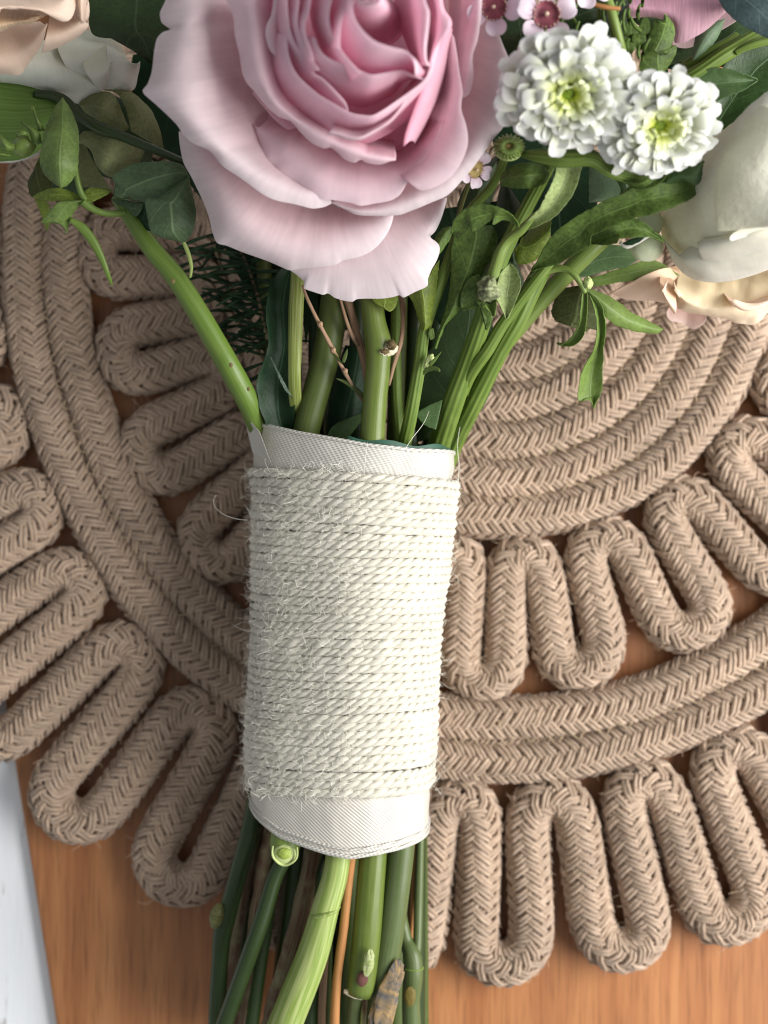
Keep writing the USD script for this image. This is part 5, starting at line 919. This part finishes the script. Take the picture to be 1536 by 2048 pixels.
L_pea = leaf_look('sweet_pea_leaf', (0.075, 0.125, 0.058), vein=(0.17, 0.25, 0.12), rough=0.5, veins=4, vein_w=0.8, fuzz=0.2)
blade('leaf_blade', [(155, 210), (170, 195), (200, 184), (225, 188), (238, 208), (250, 240)], [(160, 212), (180, 235), (205, 252), (230, 262), (250, 262), (258, 255)], (46, 52, 48), L_downy, pea, fold=-2, n=36, m=11)
blade('leaf_blade', [(205, 178), (240, 195), (256, 235), (262, 262)], [(230, 176), (280, 195), (312, 240), (328, 300)], (44, 52, 50), L_downy, pea, fold=-2, n=36, m=11)
blade('leaf_blade', [(150, 285), (172, 262), (215, 268), (260, 285), (290, 300)], [(152, 285), (180, 300), (195, 335), (222, 355), (280, 330)], (50, 56, 52), L_downy, pea, fold=-1.5, n=36, m=11)
blade('leaf_blade', [(140, 290), (150, 320), (150, 372)], [(170, 285), (190, 330), (222, 378)], (40, 42), L_downy, pea, n=24, m=9)
pea2 = thing('sweet_pea_foliage', 'big grey-green folded leaf hanging off the left side of the rose', 'leaf', at=(310, 390, 58))
blade('leaf_blade', [(378, 352), (355, 326), (318, 322), (275, 326), (245, 338), (225, 354), (231, 370), (227, 388), (245, 396)], [(378, 352), (350, 372), (320, 392), (290, 404), (270, 402), (258, 398), (250, 397), (246, 397), (245, 396)], (60, 61, 58, 55), L_pea, pea2, fold=-1.5, curl=1.0, n=56, m=11)
blade('leaf_blade', [(378, 352), (345, 374), (315, 394), (290, 402), (294, 430), (298, 455), (316, 472), (345, 480), (362, 485)], [(378, 352), (384, 380), (391, 415), (391, 440), (386, 462), (378, 476), (370, 484), (366, 485), (362, 485)], (60, 62, 62, 58), L_pea, pea2, fold=-1.5, n=56, m=11)
blade('leaf_blade', [(222, 398), (250, 400), (275, 405), (290, 404)], [(235, 410), (258, 422), (268, 432), (288, 408)], (52, 54), L_pea, pea2, n=20, m=7)
blade('leaf_blade', [(268, 430), (280, 405), (290, 405)], [(280, 448), (300, 462), (296, 430)], (52, 54), L_dark, pea2, n=18, m=7)
stem('tendril', [(366, 482, 56), (374, 500, 55), (382, 528, 54), (380, 555, 53)], [3.5, 4.5, 4, 2.5], S_pale, pea2, n=20, sides=8, flat=0.6)
pea3 = thing('sweet_pea_foliage', 'young bright green leaves and tendril at the far left above the mat', 'leaf', at=(150, 380, 50))
L_young = leaf_look('young_pea_leaf', (0.13, 0.20, 0.05), vein=(0.2, 0.28, 0.10), rough=0.5, veins=3, vein_w=0.7, fuzz=0.2, mott=0.4)
blade('leaf_blade', [(124, 195), (104, 225), (90, 260), (80, 310), (82, 335), (97, 358), (120, 375)], [(126, 195), (145, 225), (158, 268), (158, 310), (155, 340), (138, 368), (122, 377)], (58, 62, 64, 60), L_young, pea3, fold=-2.5, n=46, m=11)
stem('stalk', [(148, 300, 61), (152, 345, 58), (160, 380, 56), (172, 400, 55)], [5, 5.5, 6, 7], S_bright, pea3, n=24, sides=12)
blade('leaf_blade', [(64, 394), (90, 380), (120, 376), (148, 385), (165, 400)], [(64, 394), (95, 402), (128, 402), (165, 400)], (50, 54, 54), L_yellow, pea3, n=30, m=7)
blade('leaf_blade', [(162, 398), (180, 376), (205, 378), (226, 382)], [(165, 402), (190, 402), (212, 390), (226, 382)], (54, 54), L_yellow, pea3, n=24, m=7)
blade('leaf_blade', [(180, 402), (140, 400), (112, 408), (92, 432), (83, 446), (95, 446), (115, 448), (134, 466)], [(184, 408), (158, 412), (145, 430), (138, 445), (136, 455), (135, 460), (134, 464), (134, 467)], (55, 56, 54, 50), L_young, pea3, fold=-1.0, curl=1.0, n=44, m=9)
stem('stalk', [(165, 402, 55), (190, 420, 54), (215, 427, 53), (252, 424, 52)], [9, 7, 6.5, 7], S_bright, pea3, n=30, sides=12)
stem('tendril', [(140, 440, 53), (165, 456, 52), (190, 490, 51), (208, 528, 50), (220, 560, 48), (224, 570, 47)], [5, 10, 9, 6, 4, 2], S_bright, pea3, n=40, sides=12, flat=0.5)
blade('leaf_blade', [(65, 345), (55, 365), (62, 392), (72, 395)], [(80, 310), (95, 350), (105, 372), (80, 390)], (44, 46), leaf_look('olive_backlit', (0.06, 0.075, 0.015)), pea3, n=24, m=7)
blade('leaf_blade', [(70, 398), (80, 425), (92, 460)], [(90, 400), (100, 420), (94, 462)], (44, 42), L_yellow, pea3, n=20, m=6)
budl = thing('green_bud', 'small pale green bud with pointed sepals at the left edge', 'bud', at=(48, 292, 56))
blob('bud_body', (48, 292, 56), (24, 20), S_light, budl, tilt=25, amp=0.12)
for L, R in (([(30, 290), (12, 280), (0, 268)], [(28, 302), (10, 300), (-4, 268)]), ([(55, 278), (45, 265), (32, 272)], [(64, 284), (58, 268), (32, 272)]), ([(70, 290), (56, 262), (42, 245)], [(84, 286), (72, 258), (42, 245)]), ([(75, 262), (68, 235), (64, 212)], [(92, 262), (80, 240), (64, 212)]), ([(20, 306), (0, 304), (-20, 300)], [(24, 314), (0, 311), (-20, 300)])): blade('sepal', L, R, (58, 60, 58), L_lush, budl, fold=-1, n=20, m=7)

# fine dark needle twigs under the rose at the left
for ti, (lab, pts) in enumerate((('dark needle-leaved twig under the left of the rose', [(420, 470, 34), (455, 560, 30), (500, 640, 28), (530, 700, 30)]), ('second needle-leaved twig nearer the bright green stem', [(395, 520, 26), (440, 590, 26), (490, 660, 28), (540, 740, 32)]), ('upright needle twig against the dark glossy leaf', [(480, 500, 34), (505, 560, 34), (522, 620, 34), (535, 680, 34)]))):
    t = thing('needle_twig', lab, 'twig', at=pts[-1]); stem('stem', pts, [3, 3, 3.5, 4], S_brown, t, n=24, sides=7)
    A = resample(np.array(pts, float), 16)
    for p in A:
        for s in (-1, 1):
            a = math.radians(rng.uniform(150, 215) if s < 0 else rng.uniform(-60, 15)); ln = rng.uniform(45, 85); c, sn = math.cos(a), math.sin(a)
            stem('needle_leaf', [p, (p[0] + ln * .5 * c, p[1] + ln * .5 * sn + 2, p[2] + 4), (p[0] + ln * c, p[1] + ln * sn + 8, p[2] + 5)], [2.6, 4.2, 1.6], L_dark, t, n=8, sides=6, flat=0.5)

# leaves at the right
leaf('pointed_leaf', 'small pale blue-green heart-shaped leaf below the white chrysanthemums', 'leaf', [([(1179, 326), (1178, 360), (1178, 405)], [(1179, 326), (1200, 331), (1230, 357), (1241, 382), (1228, 400), (1205, 403), (1178, 405)], (66, 68), L_blue, dict(fold=-1, n=34, m=9))])
leaf('pointed_leaf', 'blue-green leaf tip lying on the cream flower beside the lobed leaf', 'leaf', [([(1325, 370), (1340, 345), (1370, 335), (1408, 321)], [(1330, 372), (1362, 362), (1398, 368), (1405, 345), (1408, 321)], (76, 79, 80), L_mid, dict(fold=-1, n=30, m=7))])
leaf('broad_leaf', 'big dark green leaf behind the cream flower at the right', 'leaf', [([(1330, 330), (1400, 250), (1420, 190), (1470, 100), (1560, 60)], [(1370, 330), (1440, 290), (1500, 230), (1560, 170), (1600, 120)], (52, 56, 58, 58), leaf_look('broad_leaf_look', (0.030, 0.065, 0.018), rough=0.4, veins=3, vein_w=0.4), dict(fold=1.5, n=44, m=13))])
leaf('pointed_leaf', 'dark grey-green pointed leaf with a red tip behind the smaller chrysanthemum', 'leaf', [([(1390, 150), (1430, 136), (1470, 142), (1515, 160)], [(1400, 215), (1440, 198), (1480, 182), (1515, 160)], (62, 63, 62), L_mid, dict(fold=1.5, n=30, m=9))])
leaf('pointed_leaf', 'dark bluish leaf covering the upper right corner', 'leaf', [([(1430, -30), (1442, 10), (1470, 40), (1500, 60), (1560, 85)], [(1480, -40), (1520, -30), (1560, 0), (1590, 40), (1590, 80)], (74, 76, 76), leaf_look('bluish_leaf', (0.035, 0.060, 0.062), vein=(0.07, 0.11, 0.11), rough=0.45, trans=0.08, veins=3, vein_w=0.4), dict(fold=-1, n=34, m=11))])
leaf('pointed_leaf', 'dark narrow leaf pointing down between the pink flower and the ribbed stem', 'leaf', [([(1384, 120), (1386, 90), (1394, 65), (1450, 38)], [(1388, 122), (1410, 108), (1432, 80), (1450, 38)], (62, 64, 62), L_blue, dict(fold=-1, n=24, m=7))])
leaf('pointed_leaf', 'nearly black leaf in the gap below the pink flower', 'leaf', [([(1330, 135), (1345, 100), (1385, 75)], [(1345, 140), (1400, 125), (1450, 90)], (46, 48), L_dark, dict(n=20, m=7))])
leaf('lobed_leaf', 'mid green lobed leaf with a dark midrib beside the green twig', 'leaf', [([(1320, 152), (1295, 160), (1278, 130), (1292, 90), (1305, 48), (1314, 38), (1318, 50), (1330, 28)], [(1325, 150), (1350, 112), (1353, 92), (1330, 110), (1346, 85), (1350, 62), (1344, 42), (1330, 28)], (68, 72, 72), L_chrys, dict(fold=-1, n=50, m=9))])
for k, (x, y, w, h) in enumerate(((1262, 62, 16, 22), (1278, 78, 14, 24), (1290, 60, 12, 26), (1256, 92, 16, 20))):
    leaf('small_leaf', ['small rounded leaf left of the lobed leaf', 'small rounded leaf touching the base of the lobed leaf', 'narrow small leaf just above the lobed leaf base', 'lowest small rounded leaf beside the green twig'][k], 'leaf', [([(x, y + h), (x - w, y), (x - w * .5, y - h * .8), (x, y - h)], [(x + 1, y + h), (x + w, y), (x + w * .5, y - h * .8), (x, y - h)], (68, 71, 70), L_chrys, dict(n=20, m=7))])
t = cut_stem('ribbed_stem', 'pair of ribbed green stems running to the right edge under the dark leaf', 'stem', [(1350, 170, 60), (1395, 145, 62), (1450, 108, 63), (1500, 78, 63), (1580, 30, 63)], [13, 14, 15, 14, 13], S_rib, ribs=9, amp=0.08, sides=36)
stem('side_stem', [(1360, 140, 58), (1400, 115, 61), (1440, 95, 62), (1475, 72, 62)], [10, 11, 11, 9], S_rib, t, ribs=8, amp=0.08, sides=32)
stem('side_stem', [(1470, 105, 64), (1510, 88, 65), (1580, 76, 65)], [6, 8, 8], S_rib, t, ribs=7, amp=0.08, sides=28)
t = cut_stem('smooth_stem', 'smooth pale green stem running up right below the lobed leaf', 'stem', [(900, 830, 40), (1000, 700, 45), (1060, 628, 48), (1110, 572, 50), (1160, 520, 52), (1200, 480, 53), (1240, 450, 52)], [14, 16, 17, 18, 19, 20, 18], S_light, n=50, sides=16)
leaf('strap_leaf', 'blurred dark green leaf below the pale bud at the right', 'leaf', [([(1140, 545), (1180, 500), (1240, 490), (1270, 515)], [(1150, 560), (1200, 545), (1250, 535), (1275, 520)], (38, 38), L_mid, dict(n=24, m=9))])
leaf('strap_leaf', 'blurred bright green leaf between the pale bud and the peach petals', 'leaf', [([(1170, 560), (1230, 540), (1290, 520), (1345, 540)], [(1175, 575), (1240, 565), (1300, 556), (1360, 550)], (36, 38, 38), L_lush, dict(n=24, m=9))])

# dark foliage filling the depth between the flowers
for k, (x, y, a, ln, w, z) in enumerate([(960, 380, 60, 190, 60, 48), (1020, 440, 95, 200, 66, 42), (1080, 400, 70, 220, 70, 44), (1010, 540, 110, 170, 60, 40), (1090, 90, 80, 210, 70, 62), (1000, 150, 110, 190, 60, 58), (1210, 90, 60, 220, 70, 60), (1310, 200, 85, 220, 80, 54), (1240, 300, 100, 240, 80, 48), (1400, 60, 40, 220, 70, 52), (1480, 160, 60, 200, 80, 50), (1150, 420, 65, 170, 60, 46), (960, 560, 80, 160, 50, 38), (1040, 60, 100, 180, 90, 56), (1185, 20, 20, 200, 90, 56), (1290, 0, 150, 200, 100, 50), (1480, 80, 10, 220, 100, 46), (210, 260, 130, 260, 150, 36), (140, 330, 80, 150, 110, 32)]):
    c, sn = math.cos(math.radians(a)), math.sin(math.radians(a)); d_, n_ = np.array([c, -sn]), np.array([sn, c]); b = np.array([x, y]) - d_ * ln * .5
    L = [tuple(b + d_ * ln * t + n_ * w * .5 * math.sin(math.pi * min(1, t ** .8))) for t in np.linspace(0, 1, 7)]; R = [tuple(b + d_ * ln * t - n_ * w * .5 * math.sin(math.pi * min(1, t ** .8))) for t in np.linspace(0, 1, 7)]
    where = ['under the round bud', 'under the pale twisted leaf', 'under the blue-green heart leaf', 'behind the withered knot', 'under the large dark-eyed wax flower', 'under the wax flower beside the rose', 'under the green twig and tendril', 'between the two white chrysanthemums', 'under the smaller chrysanthemum', 'under the pink petal at the upper right', 'under the ribbed stems at the right edge', 'under the large lobed leaf', 'left of the ribbed stem fork', 'in the gap between the two wax flowers', 'behind the half-cut wax flower', 'behind the small rounded leaves', 'under the bluish corner leaf', 'under the downy grey-green leaves', 'under the young pea leaves at the left'][k]
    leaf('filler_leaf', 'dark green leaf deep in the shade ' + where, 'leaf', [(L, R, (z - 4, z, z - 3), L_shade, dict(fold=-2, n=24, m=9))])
